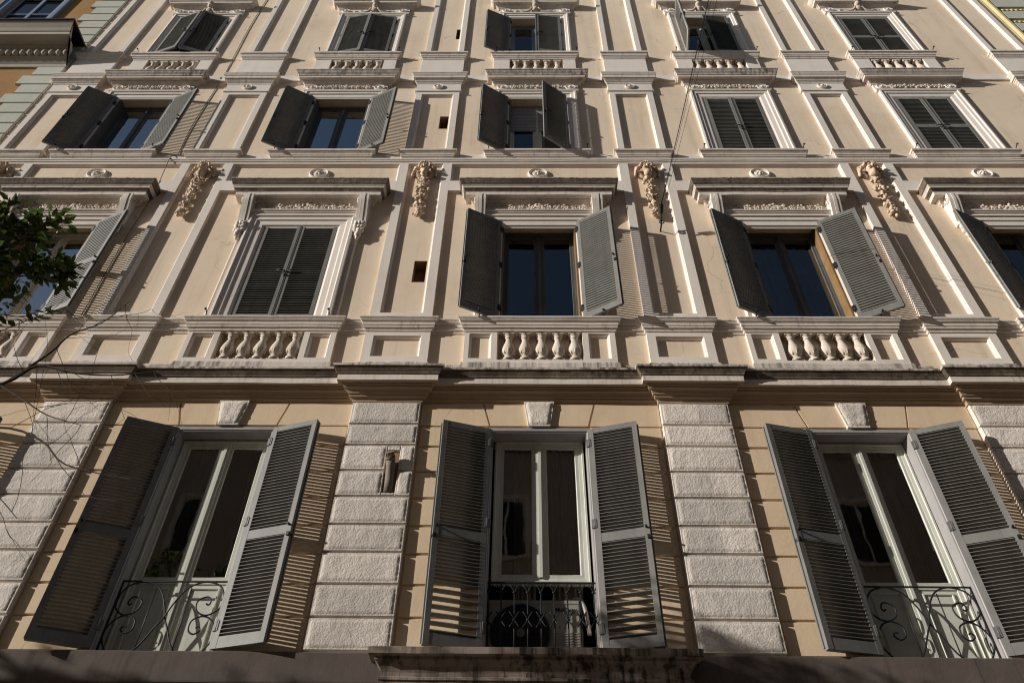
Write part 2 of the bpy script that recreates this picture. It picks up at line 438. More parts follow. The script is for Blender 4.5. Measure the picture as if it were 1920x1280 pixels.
# ---- rusticated ground-floor courses
mb = None
JZ = [2.60, 2.93, 3.27, 3.60, 3.93, 4.25, 4.585, 4.92, 5.263, 5.555]
mb = LOWER
for za, zb in zip(JZ, JZ[1:]):
    spans = [(XL, XR)]
    cuts = [(c - H1 - .055, c + H1 + .055) for c in C1] + [(a - .02, b + .02) for a, b in QX]
    for a, b in cuts:
        ns = []
        for s0, s1 in spans:
            if b <= s0 or a >= s1: ns.append((s0, s1))
            else:
                if a > s0: ns.append((s0, a))
                if b < s1: ns.append((b, s1))
        spans = ns
    for s0, s1 in spans:
        if s1 - s0 > .03: mb.bev(s0 - .001, s1 + .001, za + .008, zb - .008, .002, -.018, .009)
for c, (qa, qb) in zip(C1, zip(QX, QX[1:])):
    zl, zh, g = 5.562, 5.90, .011
    mb.prism([(qa[1] + .01, zl), (c - .565 - g, zl), (c - .65 - g, zh), (qa[1] + .01, zh)], .002, -.018)
    mb.prism([(c - .565 + g, zl), (c - .12, zl), (c - .16, zh), (c - .65 + g, zh)], .002, -.018)
    mb.prism([(c + .12, zl), (c + .565 - g, zl), (c + .65 - g, zh), (c + .16, zh)], .002, -.018)
    mb.prism([(c + .565 + g, zl), (qb[0] - .01, zl), (qb[0] - .01, zh), (c + .65 + g, zh)], .002, -.018)
part(mb, 'rusticated_wall', M['ochre'])

def rough_face(mb, x0, x1, z0, z1, y, amp, seed, n=34, m=15, edge=.018):
    """a rough-cast panel with a smooth margin and slightly uneven edges"""
    mb.bev(x0, x1, z0, z1, .002, y, .007)
    v = []; nx, nz = n, m
    for j in range(nz + 1):
        for i in range(nx + 1):
            u, w = i / nx, j / nz
            x = x0 + edge + (x1 - x0 - 2 * edge) * u; z = z0 + edge + (z1 - z0 - 2 * edge) * w
            b = (i in (0, nx)) or (j in (0, nz))
            p = Vector((x * 26, seed * 9.1, z * 26))
            h = (.5 + .5 * mnoise.noise(p * 1.3)) * amp + abs(mnoise.noise(p * 2.6)) * amp * .8
            v.append((x, y + .002 if b else y - .005 - h, z))
    f = [(j * (nx + 1) + i, j * (nx + 1) + i + 1, (j + 1) * (nx + 1) + i + 1, (j + 1) * (nx + 1) + i) for j in range(nz) for i in range(nx)]
    mb.add(v, f, True)

QZ = [2.60, 2.93, 3.25, 3.583, 3.925, 4.24, 4.575, 4.905, 5.247, 5.545, 5.885]
for qi, (a, b) in enumerate(QX):
    if a > 8: continue
    mb = MB(); mb.box(a + .006, b - .006, .002, -.045, 2.6, 5.88)
    for k, (za, zb) in enumerate(zip(QZ, QZ[1:])):
        x0, x1 = a, b
        if qi == 2 and k in (6, 7):        # the two blocks cut through for the flue pipe
            rough_face(mb, x0, -1.497, za + .009, zb - .009, -.07, .0055, k + qi * 13, 20, 12)
            rough_face(mb, -1.352, x1, za + .009, zb - .009, -.07, .0055, k + qi * 17, 8, 12)
            if k == 7: mb.bev(-1.497, -1.352, 5.165, zb - .009, .002, -.07, .012)
            if k == 6: mb.bev(-1.497, -1.352, za + .009, 4.625, .002, -.07, .012)
        else:
            rough_face(mb, x0, x1, za + .009, zb - .009, -.07, .0055, k + qi * 13)
    q = part(mb, 'rusticated_pilaster', M['quoin'])
    if qi == 2:
        mb = MB()
        mb.add([(-1.497, -.047, 4.625), (-1.352, -.047, 4.625), (-1.352, -.047, 5.165), (-1.497, -.047, 5.165)], [(0, 1, 2, 3)])
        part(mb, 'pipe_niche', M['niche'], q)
        mb = MB()
        p0, p1 = Vector((-1.425, -.045, 4.68)), Vector((-1.432, -.075, 4.95))
        mb.tube([(-1.43, -.035, 4.63), (-1.43, -.04, 4.78), p1, (-1.438, -.115, 5.02)], .052, 14)
        e = Vector((-1.438, -.115, 5.02)); d = Vector((-.12, -.72, .62)).normalized()
        mb.tube([e, e + d * .03], .056, 12)
        for k in range(9):
            an = 2 * pi * k / 9; s_ = d.cross(Vector((1, 0, 0))).normalized(); t_ = d.cross(s_)
            o_ = (s_ * cos(an) + t_ * sin(an)) * .045
            mb.tube([e + d * .03 + o_, e + d * .075 + o_ * .9], .007, 5)
        mb.tube([e + d * .07, e + d * .08], .05, 12)
        part(mb, 'flue_pipe', M['pipe'], pal)

for c in C1:
    mb = MB()
    poly = [(c - .125, 5.54), (c + .125, 5.54), (c + .175, 5.90), (c - .175, 5.90)]
    mb.prism(poly, .002, -.05)
    nx, nz = 12, 14; v = []
    for j in range(nz + 1):
        for i in range(nx + 1):
            u, w = i / nx, j / nz
            hw = .125 + .05 * w - .016; x = c + (2 * u - 1) * hw; z = 5.54 + .015 + .33 * w
            e_ = i in (0, nx) or j in (0, nz); p = Vector((x * 26, 3.3, z * 26))
            v.append((x, -.049 if e_ else -.056 - (.5 + .5 * mnoise.noise(p)) * .012 - abs(mnoise.noise(p * 2)) * .008, z))
    mb.add(v, [(j * (nx + 1) + i, j * (nx + 1) + i + 1, (j + 1) * (nx + 1) + i + 1, (j + 1) * (nx + 1) + i) for j in range(nz) for i in range(nx)], True)
    part(mb, 'keystone', M['quoin'])

# ---- main cornice over the ground floor
path = [(XL, 0)]
for a, b in QX:
    path += [(a, 0), (a, -.065), (b, -.065), (b, 0)]
path += [(XR, 0)]
path[0:3] = [(XL, -.065)]
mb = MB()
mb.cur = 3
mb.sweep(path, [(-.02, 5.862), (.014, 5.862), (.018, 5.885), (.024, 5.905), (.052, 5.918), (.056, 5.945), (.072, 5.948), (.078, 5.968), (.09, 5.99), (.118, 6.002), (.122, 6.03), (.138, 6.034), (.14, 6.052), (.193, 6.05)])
mb.cur = 0
mb.sweep(path, [(.193, 6.05), (.195, 6.135)])
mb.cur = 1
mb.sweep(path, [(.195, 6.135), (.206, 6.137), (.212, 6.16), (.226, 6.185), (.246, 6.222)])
mb.cur = 2
mb.sweep(path, [(.246, 6.222), (.258, 6.225), (.262, 6.252), (.25, 6.262), (.06, 6.40), (-.02, 6.41)])
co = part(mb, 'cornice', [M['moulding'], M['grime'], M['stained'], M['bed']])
bpy.context.view_layer.objects.active = co

# ---- pedestal zone, balustrades (first band of windows)
def course(path, prof, name, mat): 
    mb = MB(); mb.sweep(path, prof); return part(mb, name, mat)
path = [(XL, 0)]; units = []
for i in range(6):
    pa, pb = P[i] - .415, P[i] + .415
    units.append((pa, pb))
    if i < 5: units.append((C2[i] - .955 - .02, C2[i] + .955 - .02))
for a, b in units:
    path += [(max(a, XL + .01), 0), (max(a, XL + .01), -.05), (b, -.05), (b, 0)]
path = path[1:] + [(XR, 0)]
SILL = [(-.02, 7.07), (.012, 7.07), (.016, 7.10), (.036, 7.115), (.04, 7.145), (.048, 7.15), (.052, 7.19), (.068, 7.205), (.072, 7.212), (.086, 7.24), (.092, 7.244), (.092, 7.268), (.05, 7.285), (-.06, 7.29)]
course(path, SILL, 'sill_course', M['moulding'])
path6 = []
for a, b in units: path6 += [(max(a, XL + .01), 0), (max(a, XL + .01), -.05), (b, -.05), (b, 0)]
path6 += [(XR, 0)]
course(path6, [(-.02, 6.36), (.022, 6.36), (.022, 6.50), (.012, 6.525), (-.02, 6.53)], 'plinth_course', M['stained'])

PAN = [(0, 0), (0, -.001), (.012, .004), (.03, .018), (.036, .045), (.045, .046)]
def framed_panel(mb, x0, x1, z0, z1, holes, y=-.05, back=-.004):
    """flat slab y..0 with recessed moulded panels"""
    xs = sorted({x0, x1} | {h[k] for h in holes for k in (0, 1)}); zs = sorted({z0, z1} | {h[k] for h in holes for k in (2, 3)})
    for a, b in zip(xs, xs[1:]):
        for c, d in zip(zs, zs[1:]):
            if any(h[0] - 1e-6 < (a + b) / 2 < h[1] + 1e-6 and h[2] - 1e-6 < (c + d) / 2 < h[3] + 1e-6 for h in holes): continue
            mb.add([(a, y, c), (b, y, c), (b, y, d), (a, y, d)], [(0, 1, 2, 3)])
    mb.frame4(x0, x1, z0, z1, [(0, 0.002), (0, y)])

def moulded(mb, h, y=-.05, deep=.0):
    mb.frame4(*h, [(0, y), (.004, y + .004), (.004, y + .012), (.02, y + .022), (.026, deep - .004), (.032, deep - .004), (.034, deep + .001)])

for i, p in enumerate(P):
    mb = MB(); h = (p - .305, p + .305, 6.63, 6.995)
    x0 = max(p - .415, XL + .012)
    framed_panel(mb, x0, p + .415, 6.40, 7.08, [h]); moulded(mb, h)
    part(mb, 'pedestal', M['trim'])

BAL2 = [(.062, .0), (.062, .035), (.04, .042), (.034, .06), (.05, .085), (.075, .13), (.079, .17), (.066, .23), (.045, .30), (.034, .345), (.034, .37), (.046, .38), (.046, .395), (.036, .40), (.042, .415), (.062, .44)]
for i, c in enumerate(C2):
    c -= .02; mb = MB()
    hl, hr = (c - .895, c - .615, 6.60, 7.04), (c + .615, c + .885, 6.60, 7.04)
    hm = (c - .54, c + .54, 6.575, 7.07)
    framed_panel(mb, c - .955, c + .955, 6.40, 7.085, [hl, hr, hm])
    moulded(mb, hl); moulded(mb, hr)
    mb.frame4(*hm, [(0, -.05), (0, .0)])
    b = part(mb, 'balustrade', M['trim'])
    for k in range(5):
        x = c + .02 + (k - 2) * .208
        mb = MB(); mb.box(x - .078, x + .078, -.045, .058, 6.562, 6.60)
        mb.lathe((x, .004, 6.60), [(r * 1.08, z) for r, z in BAL2], 16)
        mb.box(x - .072, x + .072, -.047, .058, 7.04, 7.083)
        for q in range(8):                 # carved leaves round the belly
            an = 2 * pi * q / 8
            mb.blob((x + .067 * cos(an), .004 + .067 * sin(an), 6.745), (.02, .02, .055), .3, 2, q, 6, 5)
        part(mb, 'baluster', M['relief'], b)

# ---- pilasters of the first upper storey, frieze panels, string course
ZP0, ZP1 = 7.285, 11.03
for i, p in enumerate(P):
    x0 = max(p - .41, XL + .012)
    mb = MB(); h = (p - .285, p + .285, 7.42, 11.005)
    framed_panel(mb, x0, p + .41, ZP0, ZP1, [h]); moulded(mb, h)
    pl = part(mb, 'pilaster', M['trim'])
    # carved mask and hanging fruit
    g = MB(); s = i * 11 + 1
    g.blob((p, -.075, 10.80), (.07, .075, .10), .15, 2, s, 16, 12)            # face
    g.blob((p, -.165, 10.79), (.022, .03, .04), .1, 2, s, 8, 6)                 # nose
    for sx in (-1, 1):
        g.blob((p + sx * .035, -.155, 10.83), (.026, .018, .014), .1, 2, s, 8, 6)
        g.blob((p + sx * .04, -.15, 10.765), (.03, .022, .03), .1, 2, s, 8, 6)
        for k in range(5):
            g.blob((p + sx * (.07 + .022 * k), -.06 - .012 * (k % 2), 10.90 - .028 * k + .02 * (k % 2)), (.03, .04, .03), .5, 3, s + k + sx, 8, 6)
        for k in range(4):
            g.blob((p + sx * (.165 + .008 * k), -.045, 10.85 - .055 * k), (.022, .035, .045), .4, 3, s + k * 2 + sx, 8, 6)
        g.blob((p + sx * .12, -.03, 10.70), (.05, .03, .11), .4, 3, s + 5 + sx, 8, 6, rot=-sx * .5)
    g.blob((p, -.12, 10.735), (.035, .025, .012), .1, 2, s, 8, 6)               # mouth
    g.blob((p, -.10, 10.655), (.06, .07, .075), .5, 3, s + 3, 10, 8)            # beard
    for k in range(9):
        g.blob((p + .085 * cos(k * .39), -.10, 10.87 + .075 * sin(k * .39)), (.026, .045, .026), .5, 3, s + k, 8, 6)
    rnd = random.Random(s)
    for zc, w, hh in ((10.47, .10, .115), (10.245, .115, .085), (10.03, .09, .075), (9.84, .07, .065), (9.64, .075, .10)):
        g.blob((p, -.04, zc), (w * .7, .035, hh * .8), .4, 3, s + zc, 12, 8)
        for k in range(22):
            an = rnd.uniform(0, 2 * pi); rr = sqrt(rnd.random())
            q = rnd.uniform(.015, .033)
            g.blob((p + w * rr * cos(an) + rnd.uniform(-.015, .015), -.045 - .05 * (1 - rr * .8) - rnd.uniform(0, .015), zc + hh * rr * sin(an)), (q, q, q * rnd.uniform(.7, 1.1)), .55, 3.2, rnd.random() * 9, 8, 6)
    g.tube(catmull([(p - .02, -.05, 10.6), (p + .02, -.06, 10.35), (p - .02, -.06, 10.1), (p + .015, -.06, 9.9), (p - .01, -.05, 9.7)], 4), .03, 6)
    part(g, 'garland', M['terracotta'], pl)
for i, c in enumerate(C2):
    a, b = P[i] + .41, P[i + 1] - .41
    mb = MB()
    h = (a + .018, b - .018, 10.503, 10.998)
    framed_panel(mb, a + .001, b - .001, 10.235, ZP1, [h]); moulded(mb, h)
    part(mb, 'frieze_panel', M['trim'])
    mb = MB(); m_ = (a + b) / 2
    cx = c + (.0 if i else 0)
    mb.disc((cx, .002, 10.762), [(.165, 0), (.165, -.022), (.158, -.036), (.146, -.042), (.132, -.036), (.126, -.018), (.092, -.016), (.086, -.03), (.076, -.036), (.066, -.024)], 28, 1, .84)
    rnd = random.Random(i)
    mb.blob((cx, -.035, 10.762), (.03, .03, .03), .3, 3, i, 10, 8)
    for k in range(5):
        an = 2 * pi * k / 5 + .3 + i
        mb.blob((cx + .04 * cos(an), -.03, 10.762 + .034 * sin(an)), (.03, .026, .024), .35, 3, k + i, 8, 6, rot=an)
    part(mb, 'medallion', M['trim'])
    mb = MB()
mb = MB()
mb.sweep([(XL, 0), (XR, 0)], [(-.01, 11.02), (.052, 11.02), (.056, 11.045), (.07, 11.055), (.072, 11.085), (.082, 11.09), (.082, 11.12), (.04, 11.128), (.036, 11.30), (.0, 11.31)])
part(mb, 'string_course', M['trim'])

# ---- window surrounds, sills, pediments
def console(mb, x, zt, top=.165, h=.60, w=.155):
    """scrolled bracket with three ribs, its tail curling into a leaf"""
    for k, (xa, xb, e) in enumerate(((-.5, -.2, 0), (-.2, -.15, -.02), (-.15, .15, .008), (.15, .2, -.02), (.2, .5, 0))):
        pr = []
        for t in range(0, 15):
            u = t / 14
            y = -(top * (1 - u) ** 1.25 * (.62 + .38 * cos(u * 1.2)) + .05 + .032 * sin(u * pi) * (1 - u) + .022 * u * u) - e
            if t < 3: y += .012 * (3 - t) * .5
            pr.append((y, zt - h * u))
        pr = [(.0, zt)] + pr + [(.0, zt - h)]
        mb.prism_x(pr, x + xa * w, x + xb * w, False)
    for sx in (-1, 1):                                      # scroll eyes on the flanks
        c = Vector((x + sx * w * .5, -.125, zt - .115))
        pts = [c + Vector((sx * .006, .07 * (1 - a / 14) * cos(a * .9), .07 * (1 - a / 14) * sin(a * .9))) for a in range(14)]
        mb.tube(pts, .011, 5)
def console_leaf(mb, x, z, seed, s=1.):
    for k in range(3):
        for sx in (-1, 0, 1):
            mb.blob((x + sx * .05 * s, -.085 + .01 * k, z - .05 - .075 * k * s), (.035 * s, .035, .05 * s), .5, 3, seed + k * 3 + sx, 8, 6, rot=-sx * .5)
    mb.blob((x, -.06, z - .26 * s), (.055 * s, .05, .09 * s), .45, 3, seed + 20, 10, 8)
    mb.blob((x, -.05, z - .36 * s), (.03 * s, .03, .045 * s), .45, 3, seed + 21, 8, 6)

PED2 = [(-.02, 9.85), (.006, 9.85), (.012, 9.875), (.03, 9.89), (.045, 9.915), (.05, 9.92), (.06, 9.922), (.064, 9.945), (.128, 9.952), (.134, 9.952), (.136, 10.03)]
PED2b = [(.136, 10.03), (.146, 10.033), (.15, 10.055), (.163, 10.07), (.166, 10.082)]
PED2c = [(.166, 10.082), (.176, 10.085), (.18, 10.11), (.2, 10.14), (.203, 10.15), (.212, 10.153), (.216, 10.175), (.236, 10.235), (.24, 10.24)]
PED2d = [(.24, 10.24), (.244, 10.242), (.244, 10.262), (.2, 10.28), (-.05, 10.33)]
def foliage_frieze(mb, x0, x1, z, h, n, seed, y=-.03, centre=1.5):
    rnd = random.Random(seed); c = (x0 + x1) / 2
    for k in range(n):
        u = (k + .5) / n; x = x0 + (x1 - x0) * u
        big = centre if abs(u - .5) < .55 / n else (1.12 if k % 2 == 0 else .8)
        mb.blob((x, y - .005, z), (.05 * big, .03, h * .34 * big), .5, 2.6, seed + k, 9, 7)
        for q in range(6):
            an = 2 * pi * q / 6 + rnd.random()
            mb.blob((x + .042 * big * cos(an), y - .018, z + h * .27 * big * sin(an)), (.024 * big, .025, .02 * big), .5, 3, rnd.random() * 9, 7, 5, rot=an)
        if k < n - 1:
            xm = x + (x1 - x0) / n * .5
            pts = [(x, y - .01, z - h * .1), ((x + xm) / 2, y - .022, z + (h * .25 if k % 2 else -h * .3)), (xm, y - .012, z), (xm + (x1 - x0) / n * .4, y - .01, z + h * .15)]
            mb.tube(catmull(pts, 4), .018, 5)

for i, c in enumerate(C2):
    mb = MB()
    # broad architrave, with an outer roll standing on the sill
    mb.frame3(c - .885, c + .885, 7.285, 9.66, [(0, .0), (.002, -.022), (.018, -.036), (.034, -.028), (.04, -.012), (.08, -.012), (.084, -.075), (.12, -.08), (.128, -.066), (.14, -.058), (.2, -.054), (.212, -.04), (.222, -.036), (.30, -.03), (.318, -.012), (.336, -.004), (.345, .0)])
    # shelf below the carved frieze
    mb.ledge(c - .80, c + .80, -.03, [(0, 9.58), (.03, 9.585), (.034, 9.605), (.05, 9.615), (.052, 9.64), (.07, 9.645), (.072, 9.665), (0, 9.68)])
    mb.box(c - .80, c + .80, .001, -.026, 9.66, 9.87)
    su = part(mb, 'window_surround', M['trim'])
    mb = MB()
    mb.cur = 0; mb.sweep([(c - .985, 0), (c - .985, -.03), (c + .985, -.03), (c + .985, 0)], PED2)
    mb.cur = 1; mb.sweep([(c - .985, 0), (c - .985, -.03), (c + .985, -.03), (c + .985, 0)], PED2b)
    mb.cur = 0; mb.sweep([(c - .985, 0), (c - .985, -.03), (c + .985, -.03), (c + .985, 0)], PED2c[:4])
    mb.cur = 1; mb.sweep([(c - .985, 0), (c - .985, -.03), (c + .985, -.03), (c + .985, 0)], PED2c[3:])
    mb.cur = 2; mb.sweep([(c - .985, 0), (c - .985, -.03), (c + .985, -.03), (c + .985, 0)], PED2d)
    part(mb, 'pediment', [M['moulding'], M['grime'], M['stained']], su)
    for sx in (-1, 1):
        mb = MB(); console(mb, c + sx * .885, 9.945); console_leaf(mb, c + sx * .885, 9.38, i * 5 + sx)
        part(mb, 'console', M['trim'], su)
    mb = MB(); foliage_frieze(mb, c - .74, c + .74, 9.765, .185, 11, i * 31 + 2, -.035, 1.55)
    part(mb, 'carved_frieze', M['relief'], su)

def rosette(mb, x, y, z, r):
    mb.disc((x, y, z), [(r, .0), (r, -.018), (r * .9, -.03), (r * .78, -.028), (r * .66, -.012), (r * .5, -.012)], 22, 1, .9)
    mb.blob((x, y - .024, z), (r * .3, .025, r * .28), .25, 2, x, 10, 7)
    pts = [(x + r * (.62 - .045 * k) * cos(k * .62), y - .02, z + r * .9 * (.62 - .045 * k) * sin(k * .62)) for k in range(9)]
    mb.tube(pts, r * .09, 5)

SILL3 = [(-.01, 11.135), (.008, 11.135), (.012, 11.165), (.03, 11.18), (.033, 11.205), (.042, 11.21), (.046, 11.245), (.066, 11.275), (.07, 11.285), (.082, 11.29), (.084, 11.332), (.04, 11.345), (-.05, 11.35)]
PED3 = [(-.01, 13.735), (.008, 13.735), (.015, 13.76), (.04, 13.785), (.05, 13.805), (.062, 13.81), (.064, 13.83), (.12, 13.836), (.124, 13.89)]
PED3b = [(.124, 13.89), (.136, 13.893), (.14, 13.92), (.165, 13.96), (.18, 14.0), (.184, 14.005)]
PED3c = [(.184, 14.005), (.19, 14.007), (.19, 14.035), (.15, 14.05), (-.03, 14.09)]
for i, c in enumerate(C3):
    mb = MB()
    mb.frame3(c - .735, c + .735, 11.34, 13.51, [(0, .0), (.001, -.058), (.035, -.062), (.042, -.05), (.05, -.045), (.10, -.042), (.11, -.028), (.12, -.024), (.19, -.018), (.21, -.006), (.23, .0)])
    mb.box(c - .775, c + .775, .001, -.035, 13.512, 13.74)
    mb.ledge(c - .75, c + .75, -.035, [(0, 13.47), (.02, 13.475), (.028, 13.495), (.034, 13.51), (.034, 13.522), (0, 13.53)])
    su = part(mb, 'window_surround', M['trim'])
    cs = c - .02
    mb = MB(); mb.ledge(cs - .815, cs + .815, -.05, SILL3); mb.box(cs - .81, cs + .81, .001, -.048, 11.08, 11.14)
    part(mb, 'sill', M['moulding'], su)
    mb = MB()
    pp = [(c - .79, 0), (c - .79, -.035), (c + .79, -.035), (c + .79, 0)]
    mb.cur = 0; mb.sweep(pp, PED3); mb.cur = 1; mb.sweep(pp, PED3b); mb.cur = 2; mb.sweep(pp, PED3c)
    part(mb, 'pediment', [M['moulding'], M['stained'], M['stained']], su)
    mb = MB(); foliage_frieze(mb, c - .48, c + .48, 13.625, .17, 9, i * 17 + 5, -.04, 1.1)
    part(mb, 'carved_frieze', M['relief'], su)
    for sx in (-1, 1):
        mb = MB(); rosette(mb, c + sx * .635, -.036, 13.625, .105); part(mb, 'rosette', M['trim'], su)
    # low balustrade block of the window above
    b4 = C4[i] - .03
    mb = MB(); h = (b4 + .03 - .525, b4 + .03 + .525, 14.24, 14.80)
    framed_panel(mb, b4 - .80, b4 + .80, 14.05, 14.83, [h])
    mb.frame4(*h, [(0, -.05), (0, .0)])
    b = part(mb, 'balustrade', M['trim'])
    for k in range(5):
        x = b4 + .03 + (k - 2) * .205
        mb = MB(); mb.lathe((x, .004, 14.25), [(r * 1.0, z * 1.06) for r, z in BAL2], 14)
        mb.box(x - .07, x + .07, -.045, .058, 14.715, 14.80); mb.box(x - .07, x + .07, -.045, .058, 14.20, 14.25)
        part(mb, 'baluster', M['relief'], b)

SILL4 = [(-.01, 14.79), (.01, 14.79), (.014, 14.82), (.03, 14.84), (.034, 14.87), (.044, 14.875), (.05, 14.92), (.066, 14.945), (.076, 14.95), (.078, 15.0), (-.05, 15.02)]
for i, c in enumerate(C4):
    mb = MB()
    mb.frame3(c - .715, c + .715, 15.01, 17.05, [(0, .0), (.001, -.055), (.035, -.06), (.042, -.048), (.05, -.044), (.09, -.04), (.10, -.026), (.16, -.018), (.175, -.006), (.185, .0)])
    mb.box(c - .77, c + .77, .001, -.035, 17.052, 17.33)
    mb.ledge(c - .74, c + .74, -.035, [(0, 17.01), (.02, 17.015), (.03, 17.04), (.03, 17.06), (0, 17.07)])
    su = part(mb, 'window_surround', M['trim'])
    mb = MB(); mb.ledge(c - .03 - .80, c - .03 + .80, -.05, SILL4)
    part(mb, 'sill', M['moulding'], su)
    pp = [(c - .80, 0), (c - .80, -.035), (c + .80, -.035), (c + .80, 0)]
    mb = MB(); mb.sweep(pp, [(-.01, 17.28), (.01, 17.29), (.03, 17.33), (.06, 17.36), (.063, 17.38), (.12, 17.39), (.125, 17.45), (.14, 17.46), (.18, 17.54), (.19, 17.6), (-.03, 17.65)])
    part(mb, 'pediment', M['moulding'], su)
    mb = MB()                                          # small bust between scrolls
    mb.blob((c, -.10, 17.34), (.065, .07, .085), .15, 2, i, 12, 9)
    mb.blob((c, -.115, 17.41), (.085, .075, .055), .5, 3, i + 3, 10, 7)
    mb.blob((c, -.06, 17.2), (.085, .06, .09), .3, 2, i + 2, 10, 8)
    for sx in (-1, 1):
        mb.tube(catmull([(c + sx * .07, -.09, 17.22), (c + sx * .14, -.06, 17.12), (c + sx * .26, -.05, 17.10), (c + sx * .36, -.045, 17.15), (c + sx * .44, -.045, 17.12)], 4), .026, 6)
        mb.blob((c + sx * .30, -.04, 17.16), (.06, .03, .03), .5, 3, i + sx, 8, 6)
    part(mb, 'carved_bust', M['relief'], su)
    for sx in (-1, 1):
        mb = MB(); rosette(mb, c + sx * .63, -.036, 17.175, .09); part(mb, 'rosette', M['trim'], su)

# ---- pilasters of the two top storeys
for i, p in enumerate(P):
    mb = MB(); h = (p - .295, p + .295, 11.47, 13.365)
    framed_panel(mb, p - .40, p + .40, 11.34, 13.47, [h]); moulded(mb, h)
    mb.box(p - .415, p + .415, .001, -.058, 13.472, 13.76)
    mb.ledge(p - .415, p + .415, -.052, [(0, 13.455), (.016, 13.46), (.018, 13.485), (0, 13.49)])
    pl = part(mb, 'pilaster', M['trim'])
    mb = MB(); rosette(mb, p, -.058, 13.625, .095); part(mb, 'rosette', M['trim'], pl)
    mb = MB(); mb.ledge(p - .415, p + .415, -.055, [(0, 13.74), (.01, 13.745), (.016, 13.775), (.035, 13.80), (.045, 13.83), (.055, 13.835), (.057, 13.86), (.078, 13.865), (.08, 13.93), (.088, 13.94), (.105, 13.99), (.112, 14.0), (.112, 14.03), (0, 14.10)])
    part(mb, 'capital', M['moulding'], pl)
    mb = MB(); mb.ledge(p - .405, p + .405, -.05, SILL3); mb.box(p - .40, p + .40, .001, -.048, 11.08, 11.14)
    part(mb, 'base_moulding', M['moulding'], pl)
    mb = MB()
    mb.box(p - .415, p + .415, .001, -.05, 14.06, 14.81)
    h = (p - .285, p + .285, 15.0, 19.0)
    framed_panel(mb, p - .385, p + .385, 14.98, 19.2, [h]); moulded(mb, h, -.05)
    pl = part(mb, 'pilaster', M['trim'])
    mb = MB(); mb.ledge(p - .405, p + .405, -.05, SILL4); part(mb, 'base_moulding', M['moulding'], pl)
mb = MB()
mb.sweep([(XL, 0), (XR, 0)], [(-.01, 13.945), (.03, 13.945), (.034, 13.965), (.034, 14.14), (0, 14.15)])
part(mb, 'string_course', M['trim'])
mb = MB(); mb.sweep([(XL, -.05), (XR, -.05)], [(-.06, 19.1), (.02, 19.15), (.1, 19.3), (.3, 19.35), (.3, 19.5), (.4, 19.7), (-.06, 19.8)])
part(mb, 'cornice', M['moulding'])

# ---- stone band and balcony ledge under the ground-floor windows
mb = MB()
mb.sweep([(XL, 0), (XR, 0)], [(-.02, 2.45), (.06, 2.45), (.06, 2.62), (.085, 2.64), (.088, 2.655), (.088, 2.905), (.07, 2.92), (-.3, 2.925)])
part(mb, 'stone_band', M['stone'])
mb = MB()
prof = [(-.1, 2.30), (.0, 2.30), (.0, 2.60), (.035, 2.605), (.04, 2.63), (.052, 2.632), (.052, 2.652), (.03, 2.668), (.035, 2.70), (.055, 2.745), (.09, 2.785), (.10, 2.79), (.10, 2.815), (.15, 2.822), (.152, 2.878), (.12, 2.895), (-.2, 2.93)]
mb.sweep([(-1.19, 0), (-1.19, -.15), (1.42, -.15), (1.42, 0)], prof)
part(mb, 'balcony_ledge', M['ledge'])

# ---- windows
def casement(name, c, hw, z0, z1, y, fr=.055, mull=.075, mat=None, gl=None, kick=None, fy=.05, brown=False):
    """frame with two glazed leaves; kick = height of a solid lower panel"""
    mb = MB()
    prof = [(0, y + fy), (0, y - .02), (.02, y - .022), (.024, y - .008), (fr, y - .004), (fr + .006, y + .012)]
    mb.frame4(c - hw, c + hw, z0, z1, prof)
    zg0 = z0 + fr + (kick or 0)
    xi = hw - fr
    leafs = ((c - xi, c - mull / 2), (c + mull / 2, c + xi))
    mb.box(c - mull / 2, c + mull / 2, y + .03, y - .016, z0 + fr, z1 - fr)
    mb.box(c - .016, c + .016, y + .03, y - .028, z0 + fr, z1 - fr)
    panes = []
    for a, b in leafs:
        mb.frame4(a, b, zg0, z1 - fr, [(0, y + .012), (0, y), (.035, y - .003), (.04, y + .01), (.046, y + .012)])
        if kick:
            mb.box(a, b, y + .03, y + .008, z0 + fr, zg0)
            mb.frame4(a + .05, b - .05, z0 + fr + .06, zg0 - .07, [(0, y + .008), (.006, y - .006), (.018, y - .006), (.024, y + .006)])
            mb.box(a, b, y + .03, y - .004, zg0 - .035, zg0 + .002)
        panes.append((a + .044, b - .044, zg0 + .044, z1 - fr - .044))
    w = part(mb, 'window', mat or M['wood_white'])
    for a, b, za, zb in panes:
        g = MB(); t = random.uniform(-.004, .004); t2 = random.uniform(-.004, .004)
        g.add([(a, y + .010 + t, za), (b, y + .010 - t, za), (b, y + .010 - t + t2, zb), (a, y + .010 + t + t2, zb)], [(0, 1, 2, 3)])
        part(g, 'pane', gl or M['glass'], w, recalc=False)
    return w
def curtain(parent, x0, x1, z0, z1, y, amp=.035, waves=7, seed=0):
    mb = MB(); n = 60; v = []
    for i in range(n + 1):
        x = x0 + (x1 - x0) * i / n
        yy = y + amp * sin(i / n * waves * 2 * pi + .8 * sin(i * .21 + seed)) + .012 * sin(i * 1.3)
        v += [(x, yy, z0), (x, yy + .01, z1)]
    mb.add(v, [(2 * i, 2 * i + 2, 2 * i + 3, 2 * i + 1) for i in range(n)], True)
    part(mb, 'curtain', M['curtain'], parent, recalc=False)

